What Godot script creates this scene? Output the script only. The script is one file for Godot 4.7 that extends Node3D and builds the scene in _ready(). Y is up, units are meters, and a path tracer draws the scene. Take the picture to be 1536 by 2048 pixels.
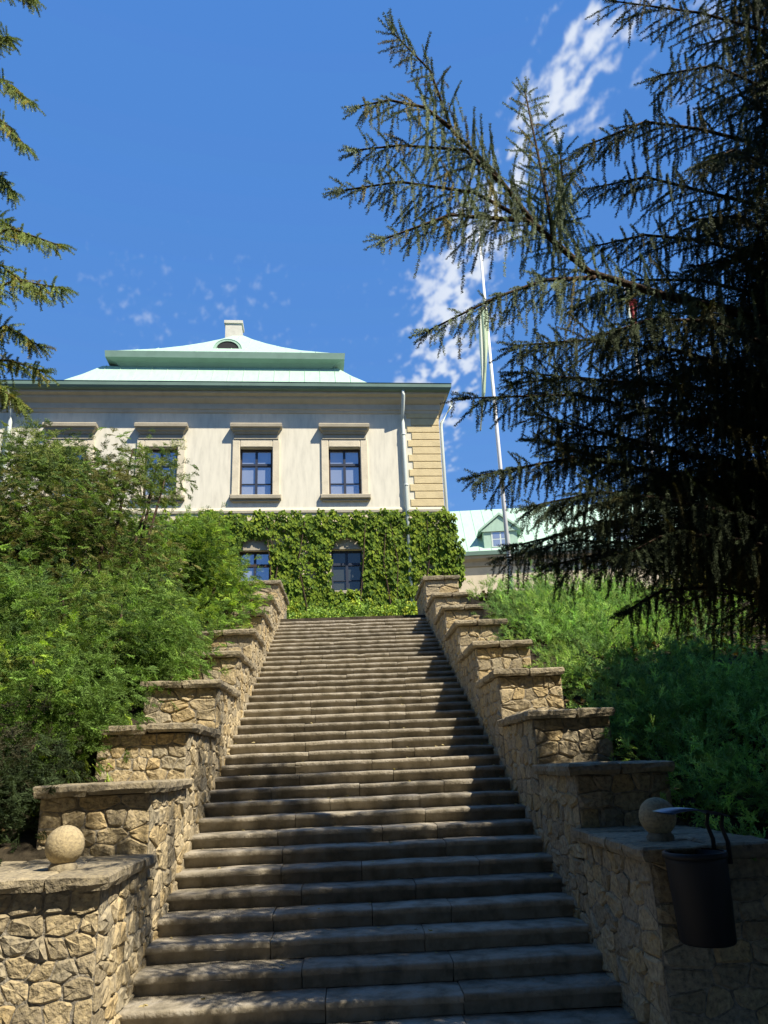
extends Node3D
# A long stone staircase between stepped rubble walls climbs to a cream palace with a copper roof.
# Metres, y up; the eye stands at the origin, the stairs climb towards -z.

const SUN := Vector3(0.455, 0.79, 0.42)
const RISE := 0.155
const RUN := 0.381
const STEP_Z := -7.044      # front edge of step 0
const STEP_Y := -1.769      # its tread
const XL := -1.89           # inner faces of the two walls
const XR := 2.15
const GROUND_Y := -2.09
const TERRACE_Y := 3.96

var rng := RandomNumberGenerator.new()
var M := {}
var noise := FastNoiseLite.new()


# ------------------------------------------------------------------ small helpers
func lin(r: float, g: float, b: float) -> Color:
	return Color(r, g, b).linear_to_srgb()

func rr(a: float, b: float) -> float:
	return rng.randf_range(a, b)

func thing(called: String, label: String, category: String, group := "", at := Vector3.ZERO, turn := 0.0) -> Node3D:
	var o := Node3D.new()
	o.name = called
	add_child(o, true)
	o.position = at
	o.rotation.y = turn
	tag(o, label, category, group)
	return o

func tag(o: Node, label: String, category: String, group := "") -> void:
	o.set_meta("label", label)
	if category != "":
		o.set_meta("category", category)
	if group != "":
		o.set_meta("group", group)

func put(called: String, mesh: Mesh, mat: Material, parent: Node, at := Vector3.ZERO) -> MeshInstance3D:
	var o := MeshInstance3D.new()
	o.name = called
	o.mesh = mesh
	if mat:
		o.material_override = mat
	parent.add_child(o, true)
	o.position = at
	return o

func begin() -> SurfaceTool:
	var st := SurfaceTool.new()
	st.begin(Mesh.PRIMITIVE_TRIANGLES)
	st.set_smooth_group(-1)
	return st

func begin_smooth() -> SurfaceTool:
	var st := SurfaceTool.new()
	st.begin(Mesh.PRIMITIVE_TRIANGLES)
	st.set_smooth_group(0)
	return st

func done(st: SurfaceTool) -> ArrayMesh:
	st.generate_normals()
	return st.commit()

func tri(st: SurfaceTool, a: Vector3, b: Vector3, c: Vector3, out: Vector3) -> void:
	# front faces run clockwise seen from the side that «out» points to
	if (b - a).cross(c - a).dot(out) > 0.0:
		st.add_vertex(a); st.add_vertex(c); st.add_vertex(b)
	else:
		st.add_vertex(a); st.add_vertex(b); st.add_vertex(c)

func quad(st: SurfaceTool, a: Vector3, b: Vector3, c: Vector3, d: Vector3, out: Vector3) -> void:
	tri(st, a, b, c, out)
	tri(st, a, c, d, out)

func box_to(st: SurfaceTool, lo: Vector3, hi: Vector3) -> void:
	var p := [Vector3(lo.x, lo.y, lo.z), Vector3(hi.x, lo.y, lo.z), Vector3(hi.x, hi.y, lo.z), Vector3(lo.x, hi.y, lo.z),
		Vector3(lo.x, lo.y, hi.z), Vector3(hi.x, lo.y, hi.z), Vector3(hi.x, hi.y, hi.z), Vector3(lo.x, hi.y, hi.z)]
	quad(st, p[0], p[1], p[2], p[3], Vector3(0, 0, -1))
	quad(st, p[4], p[5], p[6], p[7], Vector3(0, 0, 1))
	quad(st, p[0], p[4], p[7], p[3], Vector3(-1, 0, 0))
	quad(st, p[1], p[5], p[6], p[2], Vector3(1, 0, 0))
	quad(st, p[0], p[1], p[5], p[4], Vector3(0, -1, 0))
	quad(st, p[3], p[2], p[6], p[7], Vector3(0, 1, 0))

func box_mesh(lo: Vector3, hi: Vector3, bevel := 0.0) -> ArrayMesh:
	var st := begin()
	if bevel <= 0.0:
		box_to(st, lo, hi)
	else:
		bevel_box(st, lo, hi, bevel)
	return done(st)

func bevel_box(st: SurfaceTool, lo: Vector3, hi: Vector3, b: float) -> void:
	# chamfered along every edge of the front (z) face and its outline
	var c := (lo + hi) / 2.0
	var rings := []
	for k in [[lo.z, 0.0], [hi.z - b, 0.0], [hi.z, b]]:
		var z: float = k[0]
		var i: float = k[1]
		rings.append([Vector3(lo.x + i, lo.y + i, z), Vector3(hi.x - i, lo.y + i, z), Vector3(hi.x - i, hi.y - i, z), Vector3(lo.x + i, hi.y - i, z)])
	for r in 2:
		for k in 4:
			var a: Vector3 = rings[r][k]
			var d: Vector3 = rings[r + 1][(k + 1) % 4]
			quad(st, a, rings[r][(k + 1) % 4], d, rings[r + 1][k], (a + d) / 2.0 - c)
	quad(st, rings[2][0], rings[2][1], rings[2][2], rings[2][3], Vector3(0, 0, 1))
	quad(st, rings[0][0], rings[0][1], rings[0][2], rings[0][3], Vector3(0, 0, -1))

func tube_to(st: SurfaceTool, pts: Array, radii: Array, sides := 8) -> void:
	var rings := []
	var n: int = pts.size()
	for i in n:
		var p: Vector3 = pts[i]
		var d: Vector3 = (pts[min(i + 1, n - 1)] - pts[max(i - 1, 0)]).normalized()
		var u := d.cross(Vector3.UP if absf(d.y) < 0.9 else Vector3.RIGHT).normalized()
		var v := d.cross(u)
		var ring := []
		for k in sides:
			var t := TAU * k / sides
			ring.append(p + (u * cos(t) + v * sin(t)) * radii[i])
		rings.append(ring)
	for i in n - 1:
		var mid: Vector3 = (pts[i] + pts[i + 1]) / 2.0
		for k in sides:
			var a: Vector3 = rings[i][k]
			var c: Vector3 = rings[i + 1][(k + 1) % sides]
			quad(st, a, rings[i][(k + 1) % sides], c, rings[i + 1][k], (a + c) / 2.0 - mid)
	for e in [0, n - 1]:
		var out: Vector3 = pts[e] - pts[1 if e == 0 else n - 2]
		for k in sides:
			tri(st, pts[e], rings[e][k], rings[e][(k + 1) % sides], out)

func tube_mesh(pts: Array, radii: Array, sides := 8) -> ArrayMesh:
	var st := begin_smooth()
	tube_to(st, pts, radii, sides)
	return done(st)

func lathe_to(st: SurfaceTool, prof: Array, sides := 24, squash := 1.0) -> void:
	for i in prof.size() - 1:
		for k in sides:
			var q := []
			for e in [[i, k], [i, k + 1], [i + 1, k + 1], [i + 1, k]]:
				var t: float = TAU * e[1] / sides
				q.append(Vector3(prof[e[0]].x * cos(t), prof[e[0]].y, prof[e[0]].x * sin(t) * squash))
			var run: Vector2 = prof[i + 1] - prof[i]
			var mid_t := TAU * (k + 0.5) / sides
			var out := Vector3(run.y * cos(mid_t), -run.x, run.y * sin(mid_t))
			tri(st, q[0], q[1], q[2], out)
			tri(st, q[0], q[2], q[3], out)

func ring_to(st: SurfaceTool, prof: Array, x0: float, x1: float, z0: float, z1: float, kx := 1.0) -> void:
	# a moulding or roof slope carried round a rectangular plan; prof holds (distance outwards, height)
	var rings := []
	for p in prof:
		rings.append([Vector3(x0 - p.x * kx, p.y, z1 + p.x), Vector3(x1 + p.x * kx, p.y, z1 + p.x), Vector3(x1 + p.x * kx, p.y, z0 - p.x), Vector3(x0 - p.x * kx, p.y, z0 - p.x)])
	for i in prof.size() - 1:
		var run: Vector2 = prof[i + 1] - prof[i]
		for k in 4:
			var face: Vector3 = [Vector3(0, 0, 1), Vector3(1, 0, 0), Vector3(0, 0, -1), Vector3(-1, 0, 0)][k]
			quad(st, rings[i][k], rings[i][(k + 1) % 4], rings[i + 1][(k + 1) % 4], rings[i + 1][k], face * run.y + Vector3(0, -run.x, 0))

func ring_mesh(prof: Array, x0: float, x1: float, z0: float, z1: float, kx := 1.0) -> ArrayMesh:
	var st := begin()
	ring_to(st, prof, x0, x1, z0, z1, kx)
	return done(st)


# ------------------------------------------------------------------ materials
func noise_tex(seed_: int, freq: float, cols: Array, stops: Array, size := 512, octaves := 5, kind := FastNoiseLite.TYPE_SIMPLEX_SMOOTH) -> NoiseTexture2D:
	var n := FastNoiseLite.new()
	n.seed = seed_
	n.noise_type = kind
	n.frequency = freq
	n.fractal_octaves = octaves
	n.fractal_gain = 0.58
	var g := Gradient.new()
	g.offsets = PackedFloat32Array(stops)
	var pc := PackedColorArray()
	for c in cols:
		pc.append(c)
	g.colors = pc
	var t := NoiseTexture2D.new()
	t.width = size
	t.height = size
	t.seamless = true
	t.noise = n
	t.color_ramp = g
	return t

func bump_tex(seed_: int, freq: float, strength: float, size := 512, octaves := 5) -> NoiseTexture2D:
	var n := FastNoiseLite.new()
	n.seed = seed_
	n.frequency = freq
	n.fractal_octaves = octaves
	n.fractal_gain = 0.6
	var t := NoiseTexture2D.new()
	t.width = size
	t.height = size
	t.seamless = true
	t.as_normal_map = true
	t.bump_strength = strength
	t.noise = n
	return t

func surface(called: String, tint: Color, tex: Texture2D, bump: Texture2D, scale_: float, rough := 0.9, bump_scale := 1.0) -> StandardMaterial3D:
	var m := StandardMaterial3D.new()
	m.resource_name = called
	m.albedo_color = tint
	m.albedo_texture = tex
	if bump:
		m.normal_enabled = true
		m.normal_texture = bump
		m.normal_scale = bump_scale
	m.roughness = rough
	m.metallic_specular = 0.3
	m.uv1_triplanar = true
	m.uv1_world_triplanar = true
	m.uv1_scale = Vector3.ONE * scale_
	M[called] = m
	return m

func plain(called: String, c: Color, rough := 0.7, metal := 0.0) -> StandardMaterial3D:
	var m := StandardMaterial3D.new()
	m.resource_name = called
	m.albedo_color = c
	m.roughness = rough
	m.metallic = metal
	M[called] = m
	return m

func leafy(called: String, through: float) -> StandardMaterial3D:
	var m := StandardMaterial3D.new()
	m.resource_name = called
	m.albedo_color = Color.WHITE
	m.vertex_color_use_as_albedo = true
	m.roughness = 0.65
	m.metallic_specular = 0.25
	m.cull_mode = BaseMaterial3D.CULL_DISABLED
	m.backlight_enabled = true
	m.backlight = Color(through, through, through * 0.6)
	M[called] = m
	return m

func make_materials() -> void:
	var g := func(v: float) -> Color: return Color(v, v, v)
	var mottled := noise_tex(11, 0.012, [g.call(0.52), g.call(0.74), g.call(0.86), g.call(1.0)], [0.0, 0.42, 0.6, 1.0])
	var stained := noise_tex(12, 0.006, [Color(0.62, 0.61, 0.58), Color(0.84, 0.82, 0.78), Color(0.95, 0.93, 0.9), Color(1, 1, 1)], [0.0, 0.38, 0.6, 1.0], 1024, 7)
	var lichen := noise_tex(13, 0.02, [Color(0.55, 0.53, 0.48), Color(0.82, 0.79, 0.73), Color(0.9, 0.86, 0.76), Color(1, 0.98, 0.92)], [0.0, 0.4, 0.62, 1.0])
	var faint := noise_tex(14, 0.004, [g.call(0.90), g.call(0.965), g.call(1.0)], [0.0, 0.5, 1.0], 1024, 7)
	var streaky := noise_tex(15, 0.008, [g.call(0.91), g.call(0.97), g.call(1.0)], [0.0, 0.42, 0.75], 1024, 6)
	var rough_n := bump_tex(21, 0.02, 9.0)
	var fine_n := bump_tex(22, 0.05, 4.0)
	var tones := [Vector3(0.52, 0.46, 0.34), Vector3(0.46, 0.42, 0.34), Vector3(0.42, 0.395, 0.335), Vector3(0.56, 0.50, 0.38), Vector3(0.52, 0.44, 0.295), Vector3(0.38, 0.345, 0.275)]
	for i in tones.size():
		surface("rubble_stone_%d" % i, lin(tones[i].x * 1.1, tones[i].y * 1.1, tones[i].z * 1.1), lichen, rough_n, 1.6, 0.95, 1.0)
	surface("mortar", lin(0.42, 0.375, 0.29), mottled, rough_n, 2.0, 0.97)
	for i in 3:
		var k: float = [1.0, 0.86, 1.12][i]
		surface("coping_stone_%d" % i, lin(0.42 * k, 0.39 * k, 0.325 * k), lichen, rough_n, 1.3, 0.95)
	for i in 5:
		var k: float = [1.0, 0.82, 1.12, 0.92, 1.04][i]
		surface("step_stone_%d" % i, lin(0.37 * k, 0.342 * k, 0.28 * k), stained, fine_n, 0.55, 0.8, 0.7)
	surface("ball_stone", lin(0.55, 0.49, 0.36), lichen, rough_n, 3.0, 0.95, 0.7)
	var pl := surface("plaster", lin(0.72, 0.685, 0.56), streaky, null, 0.35, 0.92)
	pl.uv1_scale = Vector3(0.55, 0.11, 0.55)
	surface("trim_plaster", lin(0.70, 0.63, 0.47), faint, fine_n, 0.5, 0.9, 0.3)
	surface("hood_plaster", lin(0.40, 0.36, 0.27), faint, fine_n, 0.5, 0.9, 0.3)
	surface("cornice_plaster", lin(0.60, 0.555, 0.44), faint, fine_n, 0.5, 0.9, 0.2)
	surface("chimney_plaster", lin(0.66, 0.64, 0.55), faint, fine_n, 0.5, 0.9, 0.2)
	surface("quoin_plaster", lin(0.68, 0.56, 0.32), faint, fine_n, 0.5, 0.9, 0.3)
	var cu := surface("copper_pale", lin(0.41, 0.58, 0.46), streaky, null, 0.3, 0.6)
	cu.uv1_scale = Vector3(0.5, 0.2, 0.2)
	surface("copper_green", lin(0.19, 0.29, 0.24), faint, null, 0.3, 0.55)
	surface("soil", lin(0.06, 0.048, 0.03), mottled, rough_n, 0.8, 1.0)
	surface("paving", lin(0.22, 0.2, 0.165), mottled, fine_n, 0.7, 0.9)
	surface("bark", lin(0.11, 0.075, 0.05), mottled, rough_n, 2.5, 0.95, 1.5)
	surface("far_wall", lin(0.66, 0.58, 0.42), faint, null, 0.3, 0.9)
	plain("wood_brown", lin(0.045, 0.028, 0.018), 0.55)
	plain("sash_blue", lin(0.02, 0.028, 0.05), 0.5)
	plain("pipe_paint", lin(0.62, 0.68, 0.62), 0.5)
	plain("pole_paint", lin(0.80, 0.80, 0.78), 0.4)
	plain("bin_black", lin(0.007, 0.0075, 0.009), 0.6)
	plain("bin_lid", lin(0.16, 0.18, 0.21), 0.3, 0.8)
	plain("flag_white", lin(0.72, 0.76, 0.62), 0.9)
	plain("flag_green", lin(0.46, 0.58, 0.40), 0.9)
	plain("flag_red", lin(0.50, 0.05, 0.06), 0.9)
	plain("dark_room", lin(0.02, 0.02, 0.022), 0.9)
	var gl := plain("window_glass", lin(0.42, 0.48, 0.58), 0.06, 0.55)
	gl.metallic_specular = 0.6
	var gd := plain("dark_glass", lin(0.05, 0.06, 0.06), 0.05, 0.1)
	gd.metallic_specular = 0.8
	leafy("spruce_needles", 0.5)
	leafy("yew_needles", 0.8)
	leafy("leaf", 0.8)


# ------------------------------------------------------------------ sky
func sky_panorama() -> ImageTexture:
	var w := 3072
	var h := 1536
	var puff := FastNoiseLite.new()
	puff.seed = 5
	puff.noise_type = FastNoiseLite.TYPE_SIMPLEX_SMOOTH
	puff.frequency = 15.0
	puff.fractal_octaves = 5
	puff.fractal_gain = 0.6
	var field := FastNoiseLite.new()
	field.seed = 19
	field.frequency = 1.3
	field.fractal_octaves = 2
	var data := PackedByteArray()
	data.resize(w * h * 3)
	for j in h:
		var el := PI / 2.0 - PI * (j + 0.5) / h
		var y := sin(el)
		var c := cos(el)
		var t := pow(1.0 - clampf(y, 0.0, 1.0), 2.6)
		var base := Vector3(0.047, 0.145, 0.392).lerp(Vector3(0.125, 0.268, 0.52), t)
		base = base.lerp(Vector3(0.26, 0.36, 0.49), pow(1.0 - clampf(y, 0.0, 1.0), 14.0))
		if y < 0.0:
			base = Vector3(0.07, 0.075, 0.06)
		var flat := Color(base.x, base.y, base.z).linear_to_srgb()
		for i in w:
			var col := flat
			if y > 0.07:
				var az := (float(i) + 0.5) / w * TAU
				var px := sin(az) * c / y
				var pz := -cos(az) * c / y
				# a long street of small high clouds, with looser flocks on both sides
				var off := (px - 0.36 - 0.115 * maxf(pz + 0.8, -0.9) - 0.02 * sin(pz * 6.0)) / (0.10 + 0.05 * clampf(-pz - 0.7, 0.0, 1.5))
				var m := exp(-off * off) * 0.72
				m *= clampf(0.95 + 0.55 * field.get_noise_2d(px * 7.0 - pz * 1.4, pz * 3.2) + 0.5 * field.get_noise_2d(px * 17.0 + 3.0, pz * 9.0), 0.4, 1.15)
				var veil := 0.34 + 0.56 * exp(-off * off)
				var off3 := (px - 0.52 + 0.05 * pz) / 0.07
				m += 0.5 * exp(-off3 * off3) * smoothstep(-1.3, -0.9, pz)
				var off2 := (px + 0.25) / 0.38
				m += exp(-off2 * off2) * 0.43 * smoothstep(1.1, 1.4, -pz)
				m += 0.30 * clampf(field.get_noise_2d(px * 0.9 + 7.0, pz * 0.35) * 1.6 - 0.35, 0.0, 1.0)
				if m > 0.06:
					var n := puff.get_noise_2d(px * 1.6 - pz * 0.36, pz * 0.9) * 0.5 + 0.5 + 0.14 * field.get_noise_2d(px * 4.0, pz * 3.0)
					var d := smoothstep(0.0, 0.46, n - 1.0 + m * 1.04) * veil
					d *= smoothstep(0.07, 0.16, y)
					if d > 0.003:
						var l := base.lerp(Vector3(0.49, 0.525, 0.58), d)
						col = Color(l.x, l.y, l.z).linear_to_srgb()
			var at := (j * w + i) * 3
			data[at] = int(col.r * 255.0 + 0.5)
			data[at + 1] = int(col.g * 255.0 + 0.5)
			data[at + 2] = int(col.b * 255.0 + 0.5)
	return ImageTexture.create_from_image(Image.create_from_data(w, h, false, Image.FORMAT_RGB8, data))


# ------------------------------------------------------------------ ground
func stair_line(z: float) -> float:
	return STEP_Y + RISE * (STEP_Z - z) / RUN

func bank_height(x: float, z: float) -> float:
	var s := -0.85 + 0.379 * (-z - 6.0)
	if true:
		s -= 0.45 * smoothstep(-16.0, -10.0, z)
	if z > -7.2:
		s = lerpf(GROUND_Y, s, smoothstep(-5.6, -7.2, z))
	s = clampf(s, GROUND_Y, TERRACE_Y - 0.02)
	if x > -2.74 and x < 2.98:
		s = minf(s, stair_line(z) - 0.45) if z > -21.0 else TERRACE_Y - 0.02
		s = clampf(s, GROUND_Y, TERRACE_Y)
	elif z > -21.0:
		s += noise.get_noise_2d(x * 3.0, z * 3.0) * 0.12
	return s

func make_ground() -> void:
	var xs := []
	var zs := []
	for k in range(-40, 41):
		xs.append(k * 0.4)
	xs.append_array([-2.76, -2.72, 2.96, 3.0])
	for k in range(1, 14):
		xs.append(16.0 + 4.0 * pow(1.36, k)); xs.append(-16.0 - 4.0 * pow(1.36, k))
	for k in range(-65, 12):
		zs.append(k * 0.4)
	for k in range(1, 14):
		zs.append(4.4 + 4.0 * pow(1.36, k)); zs.append(-26.0 - 4.0 * pow(1.36, k))
	zs.append(-20.99); zs.append(-21.01)
	xs.sort(); zs.sort()
	var st := begin_smooth()
	for i in xs.size() - 1:
		for j in zs.size() - 1:
			var p := []
			for e in [[i, j], [i + 1, j], [i + 1, j + 1], [i, j + 1]]:
				var x: float = xs[e[0]]
				var z: float = zs[e[1]]
				p.append(Vector3(x, bank_height(x, z), z))
			quad(st, p[0], p[1], p[2], p[3], Vector3.UP)
	var o := put("ground", done(st), M.soil, self)
	o.set_meta("kind", "structure")
	o.set_meta("label", "dark bare soil of the planted banks beside the stairs")


# ------------------------------------------------------------------ staircase
func slab_mesh(x0: float, x1: float, seed_: int) -> ArrayMesh:
	# one worn stone of a step, its front edge rounded and dipping; local origin at the front edge of the tread
	var prof := [Vector2(-RUN - 0.03, 0.0), Vector2(-0.2, 0.002), Vector2(-0.02, 0.0), Vector2(-0.004, -0.005), Vector2(0.0, -0.018), Vector2(-0.001, -0.052), Vector2(-0.012, -0.060), Vector2(-0.056, -0.064), Vector2(-0.062, -RISE - 0.01)]
	var segs := maxi(4, int((x1 - x0) / 0.16))
	var rows := []
	for i in segs + 1:
		var t := float(i) / segs
		var x := lerpf(x0, x1, t)
		var row := []
		var edge := minf(i, segs - i)
		for k in prof.size():
			var p: Vector2 = prof[k]
			var wear := noise.get_noise_2d(x * 6.0, seed_ * 13.7) * 0.010
			var chip := maxf(0.0, noise.get_noise_2d(x * 26.0 + 90.0, seed_ * 7.1) - 0.26) * 0.11
			var f: float = 1.0 if k >= 2 and k <= 5 else 0.0
			var y := p.y + wear * (1.0 if k < 6 else 0.3) - chip * f * 0.4
			var z := -p.x + wear * 0.5 * f
			row.append(Vector3(x, y - (0.004 if edge == 0 else 0.0), -(z + chip * f)))
		rows.append(row)
	var st := begin_smooth()
	for i in segs:
		for k in prof.size() - 1:
			var run: Vector2 = prof[k + 1] - prof[k]
			quad(st, rows[i][k], rows[i + 1][k], rows[i + 1][k + 1], rows[i][k + 1], Vector3(0, run.x, -run.y))
	# closed ends
	st.set_smooth_group(-1)
	for e in [0, segs]:
		for k in range(1, prof.size() - 1):
			tri(st, rows[e][0], rows[e][k], rows[e][k + 1], Vector3(-1 if e == 0 else 1, 0, 0))
	return done(st)

func make_stairs() -> void:
	var stairs := thing("staircase", "long worn sandstone staircase climbing straight between the stepped walls", "staircase", "", Vector3(0, GROUND_Y, STEP_Z))
	for i in range(-2, 38):
		var y := STEP_Y + RISE * i
		var z := STEP_Z - RUN * i
		var step := Node3D.new()
		step.name = "step"
		stairs.add_child(step, true)
		step.position = Vector3(0, y, z) - stairs.position
		var cuts := [XL - 0.03]
		var n := 3 + (1 if rng.randf() < 0.35 else 0)
		for k in range(1, n):
			cuts.append(lerpf(XL, XR, (k + rr(-0.22, 0.22)) / n))
		cuts.append(XR + 0.03)
		for k in n:
			var s := put("slab", slab_mesh(cuts[k] + 0.004, cuts[k + 1] - 0.004, i * 7 + k), M["step_stone_%d" % rng.randi_range(0, 4)], step)
			s.position = Vector3(0, rr(-0.003, 0.003), rr(-0.008, 0.008))
	# the paved landing at the head of the stairs
	var top := begin()
	box_to(top, Vector3(XL - 1.0, TERRACE_Y - 0.4, -26.0), Vector3(XR + 1.0, TERRACE_Y + 0.008, STEP_Z - RUN * 38 + 0.02))
	var o := put("terrace_pavement", done(top), M.paving, self)
	o.set_meta("kind", "structure")
	o.set_meta("label", "paved landing between the top step and the palace")
	var low := begin()
	box_to(low, Vector3(-6, GROUND_Y - 0.3, STEP_Z + RUN * 2 - 0.1), Vector3(6, GROUND_Y + 0.012, 4.0))
	var p := put("path", done(low), M.paving, self)
	p.set_meta("kind", "structure")
	p.set_meta("label", "path at the foot of the staircase")


# ------------------------------------------------------------------ rubble walls
func clip(poly: PackedVector2Array, at: Vector2, n: Vector2) -> PackedVector2Array:
	# keeps the side that n points away from
	var out := PackedVector2Array()
	for i in poly.size():
		var a := poly[i]
		var b := poly[(i + 1) % poly.size()]
		var da := (a - at).dot(n)
		var db := (b - at).dot(n)
		if da <= 0.0:
			out.append(a)
		if (da < 0.0 and db > 0.0) or (da > 0.0 and db < 0.0):
			out.append(a + (b - a) * (da / (da - db)))
	return out

func cells(region: PackedVector2Array, w: float, h: float) -> Array:
	# lay the joints out in a stretched plane, so that the stones come out longer than high
	var out := []
	for poly in even_cells(squashed(region, 1.7), w, h * 1.7):
		out.append(squashed(poly, 1.0 / 1.7))
	return out

func even_cells(region: PackedVector2Array, w: float, h: float) -> Array:
	var lo := Vector2(1e9, 1e9)
	var hi := -lo
	for p in region:
		lo = lo.min(p); hi = hi.max(p)
	var seeds := []
	var rows := maxi(1, int(round((hi.y - lo.y) / h)))
	for r in rows:
		var k := rr(0.62, 1.5)
		var cols := maxi(1, int(round((hi.x - lo.x) / (w * k))))
		for c in cols:
			seeds.append(Vector2(lerpf(lo.x, hi.x, (c + 0.5 + rr(-0.3, 0.3) + (0.25 if r % 2 else -0.1)) / cols), lerpf(lo.y, hi.y, (r + 0.5 + rr(-0.2, 0.2)) / rows)))
	var out := []
	for s in seeds:
		var poly := region
		for o in seeds:
			if o != s and o.distance_to(s) < w * 3.0:
				poly = clip(poly, (s + o) / 2.0, (o - s).normalized())
				if poly.size() < 3:
					break
		if poly.size() >= 3:
			out.append(poly)
	return out

func squashed(region: PackedVector2Array, k: float) -> PackedVector2Array:
	var out := PackedVector2Array()
	for p in region:
		out.append(Vector2(p.x, p.y * k))
	return out

func stone_mesh(poly: PackedVector2Array, mid: Vector2, ux: Vector3, uy: Vector3, n: Vector3, proud: float) -> ArrayMesh:
	# cut the corners, shrink by the joint, raise an uneven face
	var r := PackedVector2Array()
	for i in poly.size():
		var a := poly[i]
		var b := poly[(i + 1) % poly.size()]
		r.append(a.lerp(b, rr(0.06, 0.2)))
		r.append(a.lerp(b, rr(0.8, 0.94)))
	var size := 0.0
	for p in r:
		size += p.distance_to(mid)
	size /= r.size()
	var shrink := maxf(0.5, 1.0 - 0.0055 / maxf(size, 0.02))
	var rings := [[], [], []]
	for p in r:
		var d: Vector2 = (p - mid) * shrink
		var one := (ux * d.x + uy * d.y)
		rings[0].append(one - n * 0.04)
		rings[1].append(one * rr(0.97, 1.0) + n * proud * rr(0.15, 0.75))
		rings[2].append(one * rr(0.66, 0.92) + n * proud * rr(0.5, 1.25))
	var st := begin()
	var k: int = r.size()
	for j in 2:
		for i in k:
			var a: Vector3 = rings[j][i]
			quad(st, a, rings[j][(i + 1) % k], rings[j + 1][(i + 1) % k], rings[j + 1][i], a.normalized() + n * (0.2 + j))
	var top := n * proud * rr(0.6, 1.2) + ux * rr(-0.2, 0.2) * size
	for i in k:
		tri(st, top, rings[2][i], rings[2][(i + 1) % k], n)
	return done(st)

func rough_slab(lx: float, ly: float, lz: float) -> ArrayMesh:
	# a coping stone with split, uneven edges, centred on its own middle
	var ring := []
	var nx := maxi(2, int(lx / 0.14))
	var nz := maxi(2, int(lz / 0.14))
	for i in nx:
		ring.append(Vector2(-lx / 2 + lx * i / nx, lz / 2))
	for i in nz:
		ring.append(Vector2(lx / 2, lz / 2 - lz * i / nz))
	for i in nx:
		ring.append(Vector2(lx / 2 - lx * i / nx, -lz / 2))
	for i in nz:
		ring.append(Vector2(-lx / 2, -lz / 2 + lz * i / nz))
	var rings := [[], [], [], []]
	for p in ring:
		var a := rr(-0.012, 0.006)
		var d: Vector2 = p.normalized()
		rings[0].append(Vector3(p.x + d.x * (a - 0.02), -ly / 2 + rr(-0.008, 0.012), p.y + d.y * (a - 0.02)))
		rings[1].append(Vector3(p.x + d.x * (a + rr(-0.01, 0.012)), -ly * 0.12 + rr(-0.01, 0.01), p.y + d.y * (a + rr(-0.01, 0.012))))
		rings[2].append(Vector3(p.x + d.x * a, ly * 0.34 + rr(-0.006, 0.006), p.y + d.y * a))
		rings[3].append(Vector3(p.x + d.x * (a - 0.025), ly / 2 + rr(-0.008, 0.004), p.y + d.y * (a - 0.025)))
	var st := begin()
	var k: int = ring.size()
	for j in 3:
		for i in k:
			var a: Vector3 = rings[j][i]
			var out := Vector3(a.x, 0.6 * (j - 0.8), a.z)
			quad(st, a, rings[j][(i + 1) % k], rings[j + 1][(i + 1) % k], rings[j + 1][i], out)
	for i in k:
		tri(st, Vector3(0, ly / 2, 0), rings[3][i], rings[3][(i + 1) % k], Vector3.UP)
		tri(st, Vector3(0, -ly / 2, 0), rings[0][i], rings[0][(i + 1) % k], Vector3.DOWN)
	return done(st)

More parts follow.
